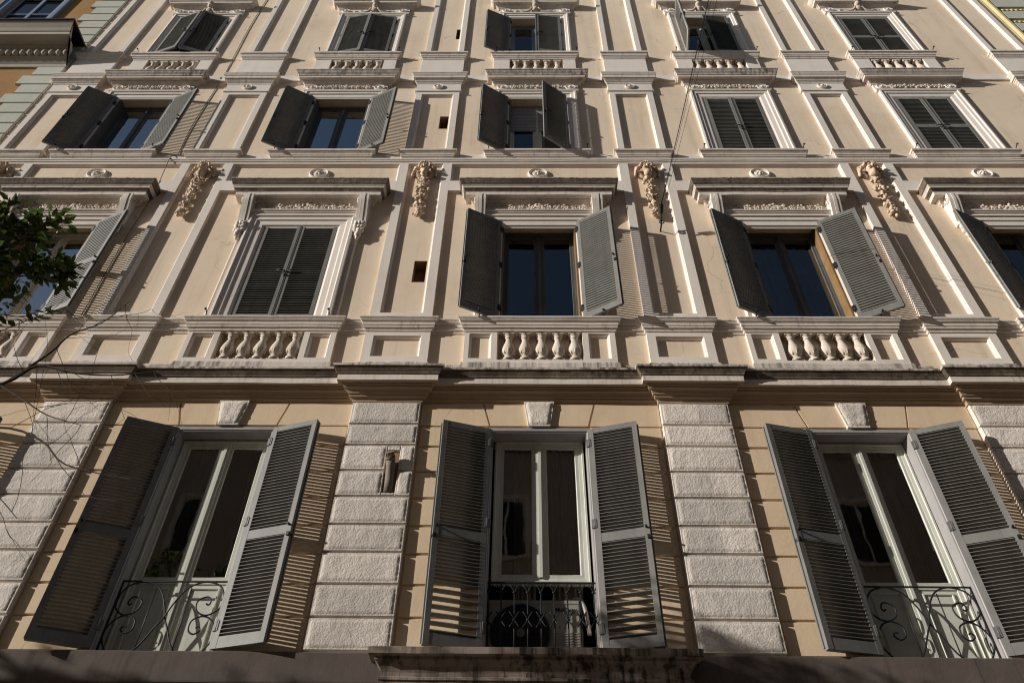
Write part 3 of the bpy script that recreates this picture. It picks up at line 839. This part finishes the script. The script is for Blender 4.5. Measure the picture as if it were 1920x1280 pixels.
JB = {}
for i, c in enumerate(C1):
    if i == 2:
        w = casement('window', c, .50, 3.72, 5.47, .17, .06, .085)
        curtain(w, c - .28, c - .05, 3.6, 5.6, .42, .03, 4, i)
        curtain(w, c + .12, c + .44, 3.6, 5.6, .5, .03, 4, i)
    else:
        w = casement('window', c, .515, 2.80, 5.45, .16, .06, .09, kick=.86)
        curtain(w, c - .45, c - .1, 2.8, 5.6, .5, .03, 5, i)
        curtain(w, c + .2, c + .46, 2.8, 5.6, .52, .03, 4, i + 2)
    mb = MB()                                         # thin painted jamb frame the shutters hang on
    mb.frame3(c - .59, c + .59, 2.92, 5.53, [(0, .0), (.002, -.024), (.045, -.026), (.052, -.014), (.062, -.012), (.066, .20)])
    part(mb, 'shutter_frame', M['wood_mauve'])
for i, c in enumerate(C2):
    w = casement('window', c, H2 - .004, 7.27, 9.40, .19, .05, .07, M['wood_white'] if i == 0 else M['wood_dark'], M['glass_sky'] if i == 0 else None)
    mb = MB()
    mb.box(c + H2 - .03, c + H2 - .003, .005, .16, 7.3, 9.42); mb.box(c - H2 + .003, c - H2 + .03, .005, .16, 7.3, 9.42)
    part(mb, 'window_jamb', M['wood_brown'], w)
    if i == 3: curtain(w, c - .5, c + .5, 7.2, 9.15, .25, .028, 8, i)
for i, c in enumerate(C3):
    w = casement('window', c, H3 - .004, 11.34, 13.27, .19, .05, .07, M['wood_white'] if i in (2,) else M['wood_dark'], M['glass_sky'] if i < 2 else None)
    mb = MB()
    mb.box(c + H3 - .03, c + H3 - .003, .005, .16, 11.36, 13.29); mb.box(c - H3 + .003, c - H3 + .03, .005, .16, 11.36, 13.29)
    part(mb, 'window_jamb', M['wood_dark'] if i != 2 else M['shut_up'], w)
    if i == 1: curtain(w, c - .18, c + .14, 11.3, 13.3, .28, .025, 6, i)
    if i == 2:                                        # rolled blind lowered over the upper half
        mb = MB()
        for k in range(17): mb.prism_x([(.16, 12.42 + k * .052), (.165, 12.468 + k * .052), (.185, 12.468 + k * .052), (.185, 12.42 + k * .052)], c - H3 + .035, c + H3 - .035)
        part(mb, 'roller_blind', M['wood_mauve'], w)
for i, c in enumerate(C4):
    casement('window', c, H4 - .004, 15.02, 16.86, .19, .05, .07, M['wood_white'] if i == 3 else M['blue_paint'])

# ---- shutters
LEAF = {}
def leaf_mesh(key, w, h, side, mid=None, mat=None, pitch=.047, open_below=None, flat=False, st=.055, tr=.065, br=.11):
    if key in LEAF: return LEAF[key]
    mb = MB(); t = .056 if flat else .036
    X = lambda x: x * side
    def bx(xa, xb, y0, y1, z0, z1): mb.box(min(X(xa), X(xb)), max(X(xa), X(xb)), y0, y1, z0, z1)
    bx(0, st, -t, 0, 0, h); bx(w - st, w, -t, 0, 0, h)
    bx(st, w - st, -t + .002, -.002, h - tr, h); bx(st, w - st, -t + .002, -.002, 0, br)
    secs = [(br, h - tr)]
    if mid: bx(st, w - st, -t + .002, -.002, mid - .05, mid + .05); secs = [(br, mid - .05), (mid + .05, h - tr)]
    mb.box(min(X(w - .004), X(w + .014)), max(X(w - .004), X(w + .014)), -t - .006, -t + .012, .02, h - .02)   # meeting bead
    sl = .029
    for za, zb in secs:
        n = int(round((zb - za) / pitch)); p = (zb - za) / n
        for k in range(n):
            zc = za + (k + .5) * p
            if open_below and zc < open_below:
                if k % 2: continue
                ay, az = Vector((0, .03, .006)), Vector((0, -.001, .005))
            elif flat:
                ay, az = Vector((0, .031, .0058)), Vector((0, -.0004, .0027))
            else:                          # upright front lip, blade sloping down behind it
                mb.prism_x([(-.002, zc + .0115), (-.002, zc - .0105), (-.0075, zc - .0115), (-.034, zc - .0235), (-.034, zc - .018), (-.0075, zc - .006), (-.0065, zc + .0115)], min(X(st - .003), X(w - st + .003)), max(X(st - .003), X(w - st + .003)))
                continue
            mb.obox((X(w / 2), -t / 2, zc), Vector(((w - 2 * st) / 2 + .003, 0, 0)), ay, az)
    me_o = mb.build('shutter', mat)
    LEAF[key] = me_o.data
    bpy.data.objects.remove(me_o)
    return LEAF[key]
HW = MB()
HINGE = {}
def hinge_meshes(side, h, w, row):
    key = ('h', side, h)
    if key in HINGE: return HINGE[key]
    hs = []
    for z in (.22, h * .52, h - .2):
        mb = MB()
        mb.box(-.03 if side > 0 else -.02, .02 if side > 0 else .03, -.012, .006, z - .05, z + .05)
        mb.tube([(0, -.002, z - .055), (0, -.002, z + .055)], .011, 8)
        a = mb.build('hinge', M['steel'] if row == 1 else M['iron']); hs.append(a.data); bpy.data.objects.remove(a)
    mb = MB()
    zc = h * .46; x = side * (w - .03)
    mb.tube([(x, -.036, zc), (x, -.065, zc)], .009, 6)
    mb.tube([(x, -.062, zc - .01), (x - side * .05, -.066, zc + .012), (x - side * .11, -.06, zc + .006)], .009, 6)
    mb.tube([(x, .0, zc + .03), (x, .035, zc + .03)], .013, 6)
    mb.box(min(x, x + side * .03), max(x, x + side * .03), -.05, .02, zc - .10, zc - .06)
    b = mb.build('latch', M['iron'])
    HINGE[key] = (hs, b.data)
    bpy.data.objects.remove(b)
    return HINGE[key]
def shutter(row, xh, z0, h, w, side, alpha, mid=None, mat=None, y=-.028, open_below=None, label=None):
    """side +1: hinged on the left jamb; alpha = opening angle from closed"""
    key = (row, side, mid, mat.name, open_below, h, w)
    me = leaf_mesh(key, w, h, side, mid, mat, (.047 if row != 1 else .0395), open_below, row == 1)
    o = bpy.data.objects.new('shutter', me); COL.objects.link(o)
    o.parent = pal; o.matrix_parent_inverse = _inv
    o.location = (xh, y, z0); o.rotation_euler = (0, 0, -side * radians(alpha))
    if label: o['label'] = label
    hm, lm = hinge_meshes(side, h, w, row)
    for nm, d in [('hinge', q) for q in hm] + [('latch', lm)]:
        q = bpy.data.objects.new(nm, d); COL.objects.link(q); q.parent = o
    return o
A1 = [(160, 158), (159, 163), (163, 164), (167, 160), (160, 155)]
for i, c in enumerate(C1):
    for side, a in zip((1, -1), A1[i]):
        shutter(1, c - side * .552, 2.955, 2.555, .548, side, a, 1.16, M['shut_lo'], -.034, .60 if i == 2 else None)
A2 = [(156, 157), (0, 0), (154, 150), (154, 153), (155, 154)]
for i, c in enumerate(C2):
    for side, a in zip((1, -1), A2[i]):
        shutter(2, c - side * (.553 if a else .541), 7.325, 2.13, .549 if a else .539, side, a, 1.02 if i == 0 else None, M['shut_up'], -.034 if a else .028)
A3 = [(154, 159), (153, 157), (150, 34), (0, 0), (0, 0)]
for i, c in enumerate(C3):
    for side, a in zip((1, -1), A3[i]):
        shutter(3, c - side * (.525 if a else .502), 11.37, 1.93, .525 if a else .50, side, a, .92 if i == 4 else None, M['shut_up'], -.03 if a else .03)
A4 = [(17, 17), (9, 8), (158, 6), (97, 4), (0, 0)]
for i, c in enumerate(C4):
    for side, a in zip((1, -1), A4[i]):
        shutter(4, c - side * .53, 15.05, 1.80, .528, side, a, .86 if i == 4 else None, M['shut_pale'] if (i == 3 and side > 0) else M['shut_up'], -.02 if a else .03)
# shutter catches standing on the sills
for row, cs, off, z, y in ((2, C2, .80, 7.29, -.13), (3, C3, .82, 11.345, -.12), (4, C4, .80, 15.0, -.115)):
    for i, c in enumerate(cs):
        for sx in (-1, 1):
            mb = MB(); x = c + sx * off
            mb.tube([(x, y + .04, z - .02), (x, y, z + .04), (x, y - .035, z + .05), (x, y - .055, z + .05)], .008, 6)
            mb.blob((x, y - .06, z + .05), (.02, .012, .018), .1, 1, 0, 8, 6)
            part(mb, 'shutter_catch', M['iron'])

# ---- window railings of the ground floor
for i, c in enumerate(C1):
    mb = MB(); y = .045
    if i != 2:
        mb.box(c - .53, c + .53, y - .007, y + .007, 3.645, 3.66)
        sp = [(-.36, .425), (-.385, .412), (-.40, .44), (-.375, .487), (-.326, .487), (-.27, .445), (-.283, .362), (-.345, .316), (-.41, .312), (-.475, .351), (-.51, .406), (-.50, .53), (-.435, .615), (-.30, .648), (-.175, .607), (-.095, .52), (-.035, .395), (.0, .295), (.06, .18), (.15, .01), (.22, -.05), (.33, -.09), (.43, -.05), (.505, .06), (.51, .17), (.455, .262), (.385, .30), (.32, .293), (.264, .25), (.264, .165), (.32, .128), (.372, .163), (.35, .198), (.325, .188)]
        for s in (-1, 1):
            mb.tube(catmull([(c + s * x, y + s * .004, 3.0 + z) for x, z in sp], 5), .0085, 6)
            mb.tube([(c + s * .172, y, 3.585), (c + s * .175, y, 2.93)], .006, 6)
            mb.box(c + s * .52 - .008, c + s * .52 + .008, y - .008, y + .008, 2.93, 3.66)
    else:
        mb.box(c - .53, c + .53, y - .007, y + .007, 3.66, 3.675)
        for k in range(-4, 5):
            x = c + k * .127 - .008
            mb.tube([(x, y, 3.66), (x, y, 2.9)], .0075, 6)
            for zc, up_ in ((3.565, (1,)), (3.29, (1, -1))):
                mb.blob((x, y, zc), (.02, .018, .012), 0, 1, 0, 8, 6)
                for u in up_:
                    for s in (-1, 1):
                        mb.tube(catmull([(x, y - .004, zc), (x + s * .016, y - .012, zc + u * .03), (x + s * .046, y - .014, zc + u * .075)], 3), .0065, 5)
    part(mb, 'window_railing', M['iron'])

# ---- thin service cables clipped to the wall
mb = MB()
mb.tube(catmull([(-5.88, -.012, 18.2), (-5.9, -.012, 16.6), (-5.86, -.012, 15.1), (-5.83, -.01, 14.2), (-5.85, -.042, 14.05), (-5.84, -.012, 13.8), (-5.87, -.012, 12.3), (-5.82, -.012, 11.4), (-5.84, -.055, 11.25), (-5.85, -.09, 11.08), (-5.83, -.06, 10.6), (-5.82, -.03, 10.1), (-5.86, -.012, 9.0), (-5.84, -.012, 7.4)], 4), .007, 5)
part(mb, 'wall_cable', M['pipe'])

# ---------------------------------------------------------------- air conditioner behind the middle railing
ac = empty('air_conditioner', (.125, .25, 2.925))
tag(ac, 'pale boxed air conditioner with black round fan behind the middle window railing', 'air conditioner')
def apart(mb, name, mat, parent, root):
    o = mb.build(name, mat); o.parent = parent
    o.matrix_parent_inverse = parent_world(parent).inverted(); return o
mb = MB(); mb.bev(-.33, .56, 2.93, 3.60, .40, .11, .012); mb.box(-.32, .55, .11, .105, 3.555, 3.592)
mb.box(.285, .292, .106, .112, 2.94, 3.55)
for k in range(9): mb.box(.31, .54, .104, .112, 3.05 + k * .026, 3.058 + k * .026)
cas = apart(mb, 'casing', M['ac'], ac, ac)
mb = MB(); fc = (-.02, .10, 3.255)
mb.disc(fc, [(.292, .012), (.292, -.006), (.272, -.012), (.268, .004)], 36)
for r in (.06, .09, .12, .15, .18, .21, .24):
    mb.tube([(fc[0] + r * cos(2 * pi * k / 28), fc[1] - .012, fc[2] + r * sin(2 * pi * k / 28)) for k in range(29)], .003, 4)
for k in range(12):
    an = 2 * pi * k / 12
    mb.tube([(fc[0] + .05 * cos(an), fc[1] - .014, fc[2] + .05 * sin(an)), (fc[0] + .272 * cos(an), fc[1] - .01, fc[2] + .272 * sin(an))], .003, 4)
apart(mb, 'fan_grille', M['ac_dark'], ac, ac)
mb = MB(); mb.disc(fc, [(.045, 0), (.045, -.018), (.03, -.024)], 20); apart(mb, 'fan_hub', M['steel'], ac, ac)
mb = MB(); mb.tube(catmull([(.44, .2, 3.62), (.53, .16, 3.64), (.60, .13, 3.56), (.63, .12, 3.40), (.645, .12, 3.25)], 5), .019, 8)
apart(mb, 'refrigerant_pipe', M['wood_mauve'], ac, ac)
cu = bpy.data.curves.new('logo', 'FONT'); cu.body = 'McQuay'; cu.size = .062; cu.align_x = 'CENTER'; cu.extrude = .001; cu.offset = .0012
to = bpy.data.objects.new('logo', cu); COL.objects.link(to)
to.matrix_world = Matrix.Translation((.425, .103, 3.475)) @ Matrix.Rotation(pi / 2, 4, 'X')
bpy.context.view_layer.update()
me = bpy.data.meshes.new_from_object(to.evaluated_get(bpy.context.evaluated_depsgraph_get()))
me.transform(to.matrix_world); bpy.data.objects.remove(to)
lg = bpy.data.objects.new('logo', me); me.materials.clear(); me.materials.append(M['ac_dark']); COL.objects.link(lg)
lg.parent = ac; lg.matrix_parent_inverse = parent_world(ac).inverted()
ac.location.y += .15

# ---------------------------------------------------------------- street-light cable anchored to the pilaster
wc = empty('overhead_cable', (2.03, 0, 9.35))
tag(wc, 'black overhead cable with ring and insulator hooked to the pilaster right of centre', 'cable')
def span(a, b, sag, n=24):
    a, b = Vector(a), Vector(b)
    return [a.lerp(b, k / n) - Vector((0, 0, sag * 4 * (k / n) * (1 - k / n))) for k in range(n + 1)]
mb = MB()
mb.tube(span((2.03, -.30, 9.52), (2.9, -14.0, 10.6), .35), .0065, 6)
apart(mb, 'main_cable', M['iron'], wc, wc)
mb = MB(); mb.tube(span((2.08, -.28, 9.55), (3.3, -14.0, 10.75), .3), .0025, 5); mb.tube(span((2.03, -.30, 9.5), (2.75, -14.0, 10.1), .55), .0025, 5)
apart(mb, 'guy_wire', M['iron'], wc, wc)
mb = MB()
mb.tube([(2.02, .0, 9.24), (2.02, -.10, 9.25), (2.02, -.16, 9.30)], .012, 6)
mb.tube([(2.02 + .035 * cos(a * .4), -.16, 9.26 + .035 * sin(a * .4)) for a in range(17)], .009, 6)
mb.tube([(2.02, -.165, 9.30), (2.025, -.22, 9.40)], .009, 6)
apart(mb, 'wall_hook', M['iron'], wc, wc)
mb = MB(); e = Vector((2.025, -.22, 9.40)); d = Vector((2.03, -.30, 9.52)) - e
for k in range(4): mb.tube([e + d * (k / 4 + .03), e + d * (k / 4 + .17)], .03, 8); 
mb.tube([e, e + d], .012, 6)
apart(mb, 'insulator', M['iron'], wc, wc)

# ---------------------------------------------------------------- neighbours
nl = empty('neighbour_building', (-14, 0, GROUND))
tag(nl, 'orange stuccoed house with pale green quoins and deep cornice beyond the left end', 'building')
def npart(mb, name, mat, root, parent=None):
    o = mb.build(name, mat); o.parent = parent or root
    o.matrix_parent_inverse = parent_world(parent or root).inverted(); return o
NX = XL - .012
wc1 = (-10.72, .52)
holes = [(-11.65, -10.55, 15.9, 18.2, .2, 0), (-12.55, -11.35, 11.6, 13.7, .2, 0)]
npart(wall_mesh(-20, NX, GROUND, 19.6, holes), 'wall', [M['orange']], nl)
mb = MB(); mb.box(-20, NX, .21, 10, GROUND, 19.5); npart(mb, 'rear_wall', M['interior'], nl)
mb = MB()
zq = 17.75 - .365 * 60
k = 0; z = -1.5
while z < 19.4:
    L = .70 if k % 2 == 0 else .56
    mb.bev(NX - L, NX, z + .012, z + .353, .003, -.035, .012)
    z += .365; k += 1
npart(mb, 'quoin', M['green_stone'], nl)
mb = MB()
CX = -9.03
pth = [(-20, 0), (CX - .05, 0), (CX - .05, .0)]
prof = [(-.01, 14.52), (.04, 14.54), (.05, 14.62), (.09, 14.68), (.10, 14.74), (.15, 14.78), (.16, 14.92), (.17, 14.98), (.22, 15.02), (.24, 15.06), (.42, 15.08), (.45, 15.10), (.455, 15.20), (.47, 15.21), (.50, 15.30), (.55, 15.40), (.575, 15.45)]
n = len(prof)
v = [(-20, -d, z) for d, z in prof] + [(CX - .03, -d, z) for d, z in prof]
mb.add(v, [(j, j + 1, n + j + 1, n + j) for j in range(n - 1)])
mb.add(v, [tuple(range(n, 2 * n)) ])
cor = npart(mb, 'cornice', M['brown_stone'], nl)
mb = MB(); mb.box(-20, CX - .018, .002, -.60, 15.452, 15.50); npart(mb, 'cornice_flashing', M['iron'], nl, cor)
mb = MB()
for k in range(58): mb.blob((CX - .10 - k * .145, -.175, 14.86), (.064, .06, .085), .05, 1, k, 10, 7)
npart(mb, 'egg_moulding', M['brown_stone'], nl, cor)
for wx0, wx1, wz0, wz1 in ((-11.65, -10.55, 15.9, 18.2), (-12.55, -11.35, 11.6, 13.7)):
    mb = MB()
    mb.frame3(wx0 - .22, wx1 + .22, wz0, wz1 + .22, [(0, 0), (.001, -.07), (.05, -.075), (.08, -.05), (.16, -.045), (.2, -.02), (.22, .0)])
    mb.frame4(wx0, wx1, wz0, wz1, [(0, .14), (0, .05), (.06, .05), (.065, .07)])
    mb.box((wx0 + wx1) / 2 - .035, (wx0 + wx1) / 2 + .035, .05, .08, wz0, wz1)
    for f in (.3, .62): mb.box(wx0, wx1, .055, .08, wz0 + (wz1 - wz0) * f - .02, wz0 + (wz1 - wz0) * f + .02)
    w = npart(mb, 'window', M['blue_paint'], nl)
    g = MB(); g.add([(wx0 + .05, .085, wz0), (wx1 - .05, .085, wz0), (wx1 - .05, .085, wz1), (wx0 + .05, .085, wz1)], [(0, 1, 2, 3)])
    npart(g, 'pane', M['glass'], nl, w)
me = leaf_mesh(('n', -1), .58, 2.1, -1, None, M['wood_dark'])
o = bpy.data.objects.new('shutter', me); COL.objects.link(o); o.parent = nl; o.matrix_parent_inverse = parent_world(nl).inverted()
o.location = (-11.33, -.05, 11.62); o.rotation_euler = (0, 0, radians(150))

nr = empty('neighbour_building', (14, 0, GROUND))
tag(nr, 'pale yellow rusticated house with carved bands beyond the right end', 'building')
X0 = XR + .012
npart(wall_mesh(X0, 22, GROUND, 19.6, []), 'wall', [M['yellow_stone']], nr)
mb = MB(); z = GROUND; k = 0
mc = MB()
while z < 19.4:
    hgt = .44
    mb.bev(X0 + .10, X0 + 1.55 - (.35 if k % 2 else 0), z + .02, z + hgt - .02, .002, -.05, .015)
    for q in range(14 if k % 2 else 11):
        mc.blob((X0 + .2 + q * .1, -.02, z + hgt + .085), (.045, .025, .04), .5, 3, q + k, 7, 5)
    mc.box(X0 + .06, X0 + 1.6 - (.35 if k % 2 else 0), .002, -.02, z + hgt + .012, z + hgt + .158)
    z += hgt + .17; k += 1
npart(mb, 'quoin', M['green_stone'], nr); npart(mc, 'carved_band', M['yellow_stone'], nr)
mb = MB(); mb.box(X0 + 1.6, 22, .001, -.012, GROUND, 19.4); npart(mb, 'salmon_panel', M['pink'], nr)
mb = MB(); mb.box(X0, X0 + .05, .001, -.07, GROUND, 19.5); npart(mb, 'edge_moulding', M['yellow_stone'], nr)

# house across the street, seen only as a reflection in the panes
op = empty('opposite_building', (0, -15, GROUND))
tag(op, 'shaded ochre house across the street that the lower window panes reflect', 'building')
mb = MB(); mb.box(-24, 26, -27, -15, GROUND, 17.0)
npart(mb, 'wall', M['opposite'], op)
mb = MB(); mb.box(-24.4, 26.4, -15.0, -14.5, 17.05, 17.5); mb.box(-24.2, 26.2, -15, -14.75, 16.7, 17.048); npart(mb, 'cornice', M['moulding'], op)
mb = MB(); mb.prism_x([(-14.5, 17.5), (-20, 19.0), (-27, 17.5)], -24.3, 26.3); npart(mb, 'roof', M['roof'], op)
for r in range(5):
    for k in range(13):
        x = -22 + k * 3.7; z = -.6 + r * 3.3
        mb = MB(); mb.frame4(x - .8, x + .8, z - .2, z + 2.2, [(0, -15.002), (0, -14.9), (.15, -14.88), (.2, -14.96), (.22, -15.005)])
        mb.box(x - .04, x + .04, -15.0, -14.95, z, z + 2.0)
        w = npart(mb, 'window', M['trim'], op)
        g = MB(); g.add([(x - .6, -14.985, z), (x + .6, -14.985, z), (x + .6, -14.985, z + 2), (x - .6, -14.985, z + 2)], [(0, 1, 2, 3)])
        npart(g, 'pane', M['ac_dark'], op, w)

# ---------------------------------------------------------------- street
mb = MB(); mb.add([(-600, -600, GROUND - .15), (600, -600, GROUND - .15), (600, 600, GROUND - .15), (-600, 600, GROUND - .15)], [(0, 1, 2, 3)])
tag(mb.build('ground', M['asphalt']), kind='structure')
mb = MB(); mb.add([(-300, -11.5, GROUND - .146), (300, -11.5, GROUND - .146), (300, -4, GROUND - .146), (-300, -4, GROUND - .146)], [(0, 1, 2, 3)])
tag(mb.build('road', M['asphalt']), kind='structure')
mb = MB(); mb.box(-300, 300, -4, 13, GROUND - .148, GROUND); mb.box(-300, 300, -28, -11.5, GROUND - .148, GROUND)
tag(mb.build('pavement', M['paving']), kind='structure')

# ---------------------------------------------------------------- trees
def grow(mb, p, d, L, r, depth, rnd, tips, upw=.15, wob=.35, split=(2, 3), shrink=.72, seg=5, side=None):
    pts = [Vector(p)]; d = Vector(d).normalized()
    for k in range(seg):
        d = (d + Vector((rnd.uniform(-1, 1), rnd.uniform(-1, 1), rnd.uniform(-1, 1))) * wob * .35 + Vector((0, 0, upw * .3))).normalized()
        pts.append(pts[-1] + d * L / seg)
    mb.tube(pts, r, 6 if r > .01 else 4, r * .6)
    for q in pts[2:]: tips.append((q.copy(), d.copy(), depth))
    if depth <= 0: return
    for k in range(rnd.randint(*split)):
        s = rnd.choice(pts[2:]) if k else pts[-1]
        a = Vector((rnd.uniform(-1, 1), rnd.uniform(-1, 1), rnd.uniform(-.6, 1)))
        grow(mb, s, d * 1.0 + a * .75, L * shrink * rnd.uniform(.75, 1.15), r * .6, depth - 1, rnd, tips, upw, wob, split, shrink, seg)
def leaf(mb, p, d, L, rnd):
    d = (d + Vector((rnd.uniform(-1, 1), rnd.uniform(-1, 1), rnd.uniform(-1.1, .5))) * 1.1).normalized()
    n = Vector((rnd.uniform(-.8, .8), rnd.uniform(-.8, .8), 1)).normalized()
    a = d.cross(n)
    if a.length < .1: return
    a.normalize(); n = a.cross(d).normalized()
    w = L * rnd.uniform(.20, .27); b = p + d * .015
    v = [b, b + d * L * .30 + a * w - n * .0, b + d * L * .68 + a * w * .8 - n * L * .05, b + d * L - n * L * .13,
         b + d * L * .68 - a * w * .8 - n * L * .05, b + d * L * .30 - a * w, b + d * L * .35 - n * L * .06, b + d * L * .7 - n * L * .11]
    mb.add(v, [(0, 1, 6), (1, 2, 7, 6), (2, 3, 7), (0, 6, 5), (6, 7, 4, 5), (7, 3, 4)], True)

def leafy_tree(base, arms, seed, label, nleaf=7, Lf=(.075, .115), group=None, depth=3):
    rnd = random.Random(seed); root = empty('leafy_tree', base)
    tag(root, label, 'tree', group)
    mb = MB(); tips = []
    b = Vector(base); top = b + Vector((.15, .05, 4.3))
    mb.tube(catmull([b, b + Vector((.06, 0, 1.4)), b + Vector((.02, .05, 2.9)), top], 5), .12, 10, .07)
    for tgt, L in arms:
        d = Vector(tgt) - top
        pts = catmull([top - Vector((0, 0, rnd.uniform(.2, 1.2))), top + d * .4 + Vector((0, 0, .25)), top + d * .75 + Vector((0, 0, .18)), Vector(tgt)], 4)
        mb.tube(pts, .045, 7, .014)
        for s in range(3, len(pts)):
            for _ in range(2):
                a = Vector((rnd.uniform(-1, 1), rnd.uniform(-1, 1), rnd.uniform(-.7, 1)))
                grow(mb, pts[s], d.normalized() * .5 + a, L * rnd.uniform(.7, 1.2), .012, depth - 1, rnd, tips, .1, .5, (2, 3), .75, 4)
    o = mb.build('trunk', M['bark'], None, False); o.parent = root; o.matrix_parent_inverse = parent_world(root).inverted()
    mf = MB()
    for p, d, dep in tips:
        for _ in range(nleaf if dep < 2 else 1):
            leaf(mf, p + Vector((rnd.gauss(0, .03), rnd.gauss(0, .03), rnd.gauss(0, .03))), d, rnd.uniform(*Lf), rnd)
    o = mf.build('foliage', M['leaf'], None, False); o.parent = root; o.matrix_parent_inverse = parent_world(root).inverted()
    return root
leafy_tree((-6.1, -3.3, GROUND), [((-3.86, -3.0, 4.78), .10), ((-4.2, -3.0, 5.1), .2), ((-4.55, -3.1, 5.05), .28), ((-4.25, -3.0, 4.35), .26), ((-4.75, -3.2, 4.6), .3), ((-4.95, -3.0, 5.2), .26), ((-5.5, -3.4, 5.2), .4), ((-6.5, -3.0, 5.5), .45), ((-7.1, -3.4, 5.2), .45)], 5,
           'leafy dark green tree with glossy leaves at the left edge of the facade', 2, (.065, .105))
leafy_tree((-12.6, -3.5, GROUND), [((-11.4, -3.2, 4.8), .55), ((-12.2, -3.0, 5.3), .6), ((-13.4, -3.6, 5.4), .6), ((-12.5, -4.2, 5.2), .6), ((-11.8, -3.7, 5.5), .55)], 9,
           'second street tree farther along the pavement casting dappled shade on the ledge', 5, (.1, .15), depth=2)

def bare_tree():
    rnd = random.Random(21); root = empty('bare_tree', (-5.0, -3.1, GROUND))
    tag(root, 'bare tree with thin dark leafless twigs reaching in at the left edge', 'tree')
    mb = MB(); tips = []
    t = Vector((-4.75, -3.15, 2.2))
    mb.tube(catmull([(-5.0, -3.1, GROUND), (-4.95, -3.15, -.2), (-4.8, -3.1, 1.2), t], 5), .075, 9, .04)
    limbs = [
        ([t, (-4.0, -3.2, 3.05), (-3.42, -3.2, 3.33), (-3.25, -3.2, 3.50), (-2.98, -3.2, 3.44), (-2.72, -3.2, 3.42), (-2.45, -3.2, 3.45)], .015),
        ([(-3.40, -3.2, 3.34), (-3.22, -3.2, 3.62), (-3.15, -3.2, 3.80), (-2.98, -3.2, 3.92), (-2.86, -3.2, 4.15)], .009),
        ([t, (-4.0, -3.2, 2.85), (-3.3, -3.2, 2.98), (-2.95, -3.2, 2.88), (-2.72, -3.2, 2.70), (-2.30, -3.2, 2.60)], .012),
        ([t, (-4.2, -3.2, 2.5), (-3.5, -3.25, 2.62), (-3.1, -3.25, 2.52), (-2.8, -3.25, 2.3)], .009),
        ([t, (-4.5, -3.0, 3.2), (-4.0, -3.0, 3.9), (-3.5, -3.0, 4.3)], .008),
        ([(-3.42, -3.2, 3.33), (-3.2, -3.2, 3.2), (-3.0, -3.2, 3.08), (-2.75, -3.2, 3.0)], .008)]
    for pts, r in limbs:
        c = catmull(pts, 4); mb.tube(c, r, 6, r * .25)
        for s in range(len(c) // 3, len(c), 2):
            a = Vector((rnd.uniform(-.2, 1), rnd.uniform(-.5, .5), rnd.choice((-1, 1)) * rnd.uniform(.3, 1)))
            grow(mb, c[s], a, rnd.uniform(.2, .45), .0026, 1 + (s % 2), rnd, tips, .05, .45, (1, 2), .7, 5)
    o = mb.build('branch', M['bark'], None, False); o.parent = root; o.matrix_parent_inverse = parent_world(root).inverted()
bare_tree()

# ---------------------------------------------------------------- camera, sun, sky
F, D = 1450., 6.95
pt, yw, rl = radians(44.962), radians(-1.178), radians(-1.002)
def to_cam(p):
    x, y, z = p
    x, y = cos(yw) * x - sin(yw) * y, sin(yw) * x + cos(yw) * y
    y, z = cos(pt) * y + sin(pt) * z, -sin(pt) * y + cos(pt) * z
    x, z = cos(rl) * x - sin(rl) * z, sin(rl) * x + cos(rl) * z
    return x, y, z
cols = [to_cam(e) for e in ((1, 0, 0), (0, 1, 0), (0, 0, 1))]
right = Vector([c[0] for c in cols]); fwd = Vector([c[1] for c in cols]); upv = Vector([c[2] for c in cols])
cam = bpy.data.cameras.new('camera'); cam.sensor_width = 36; cam.lens = F / 1920 * 36; cam.clip_start = .05; cam.clip_end = 2000
cam_o = bpy.data.objects.new('camera', cam); COL.objects.link(cam_o)
mw = Matrix((right, upv, -fwd)).transposed().to_4x4(); mw.translation = (0, -D, 0)
cam_o.matrix_world = mw
SC.camera = cam_o

to_sun = Vector((-2.7, -1.0, 1.0)).normalized()
sun = bpy.data.lights.new('sun', 'SUN'); sun.energy = 5.0; sun.angle = radians(.5); sun.color = (1, .965, .90)
so = bpy.data.objects.new('sun', sun); COL.objects.link(so)
so.rotation_euler = (-to_sun).to_track_quat('-Z', 'Y').to_euler()
W = bpy.data.worlds.new('World'); SC.world = W; W.use_nodes = True
nt = W.node_tree; bg = nt.nodes['Background']
sky = nt.nodes.new('ShaderNodeTexSky'); sky.sky_type = 'NISHITA'; sky.sun_disc = False
sky.sun_elevation = math.asin(to_sun.z); sky.sun_rotation = atan2(to_sun.x, to_sun.y)
sky.air_density = 1.0; sky.dust_density = .6; sky.ozone_density = 1.2
nt.links.new(sky.outputs[0], bg.inputs['Color']); bg.inputs['Strength'].default_value = .06
SC.view_settings.view_transform = 'Standard'; SC.view_settings.look = 'None'; SC.view_settings.exposure = 0; SC.view_settings.gamma = 1
SC.render.engine = 'CYCLES'
SC.cycles.max_bounces = 6; SC.cycles.transparent_max_bounces = 8
SC.cycles.use_denoising = True; SC.cycles.denoiser = 'OPENIMAGEDENOISE'; SC.cycles.denoising_input_passes = 'RGB_ALBEDO_NORMAL'
SC.cycles.filter_width = 1.15
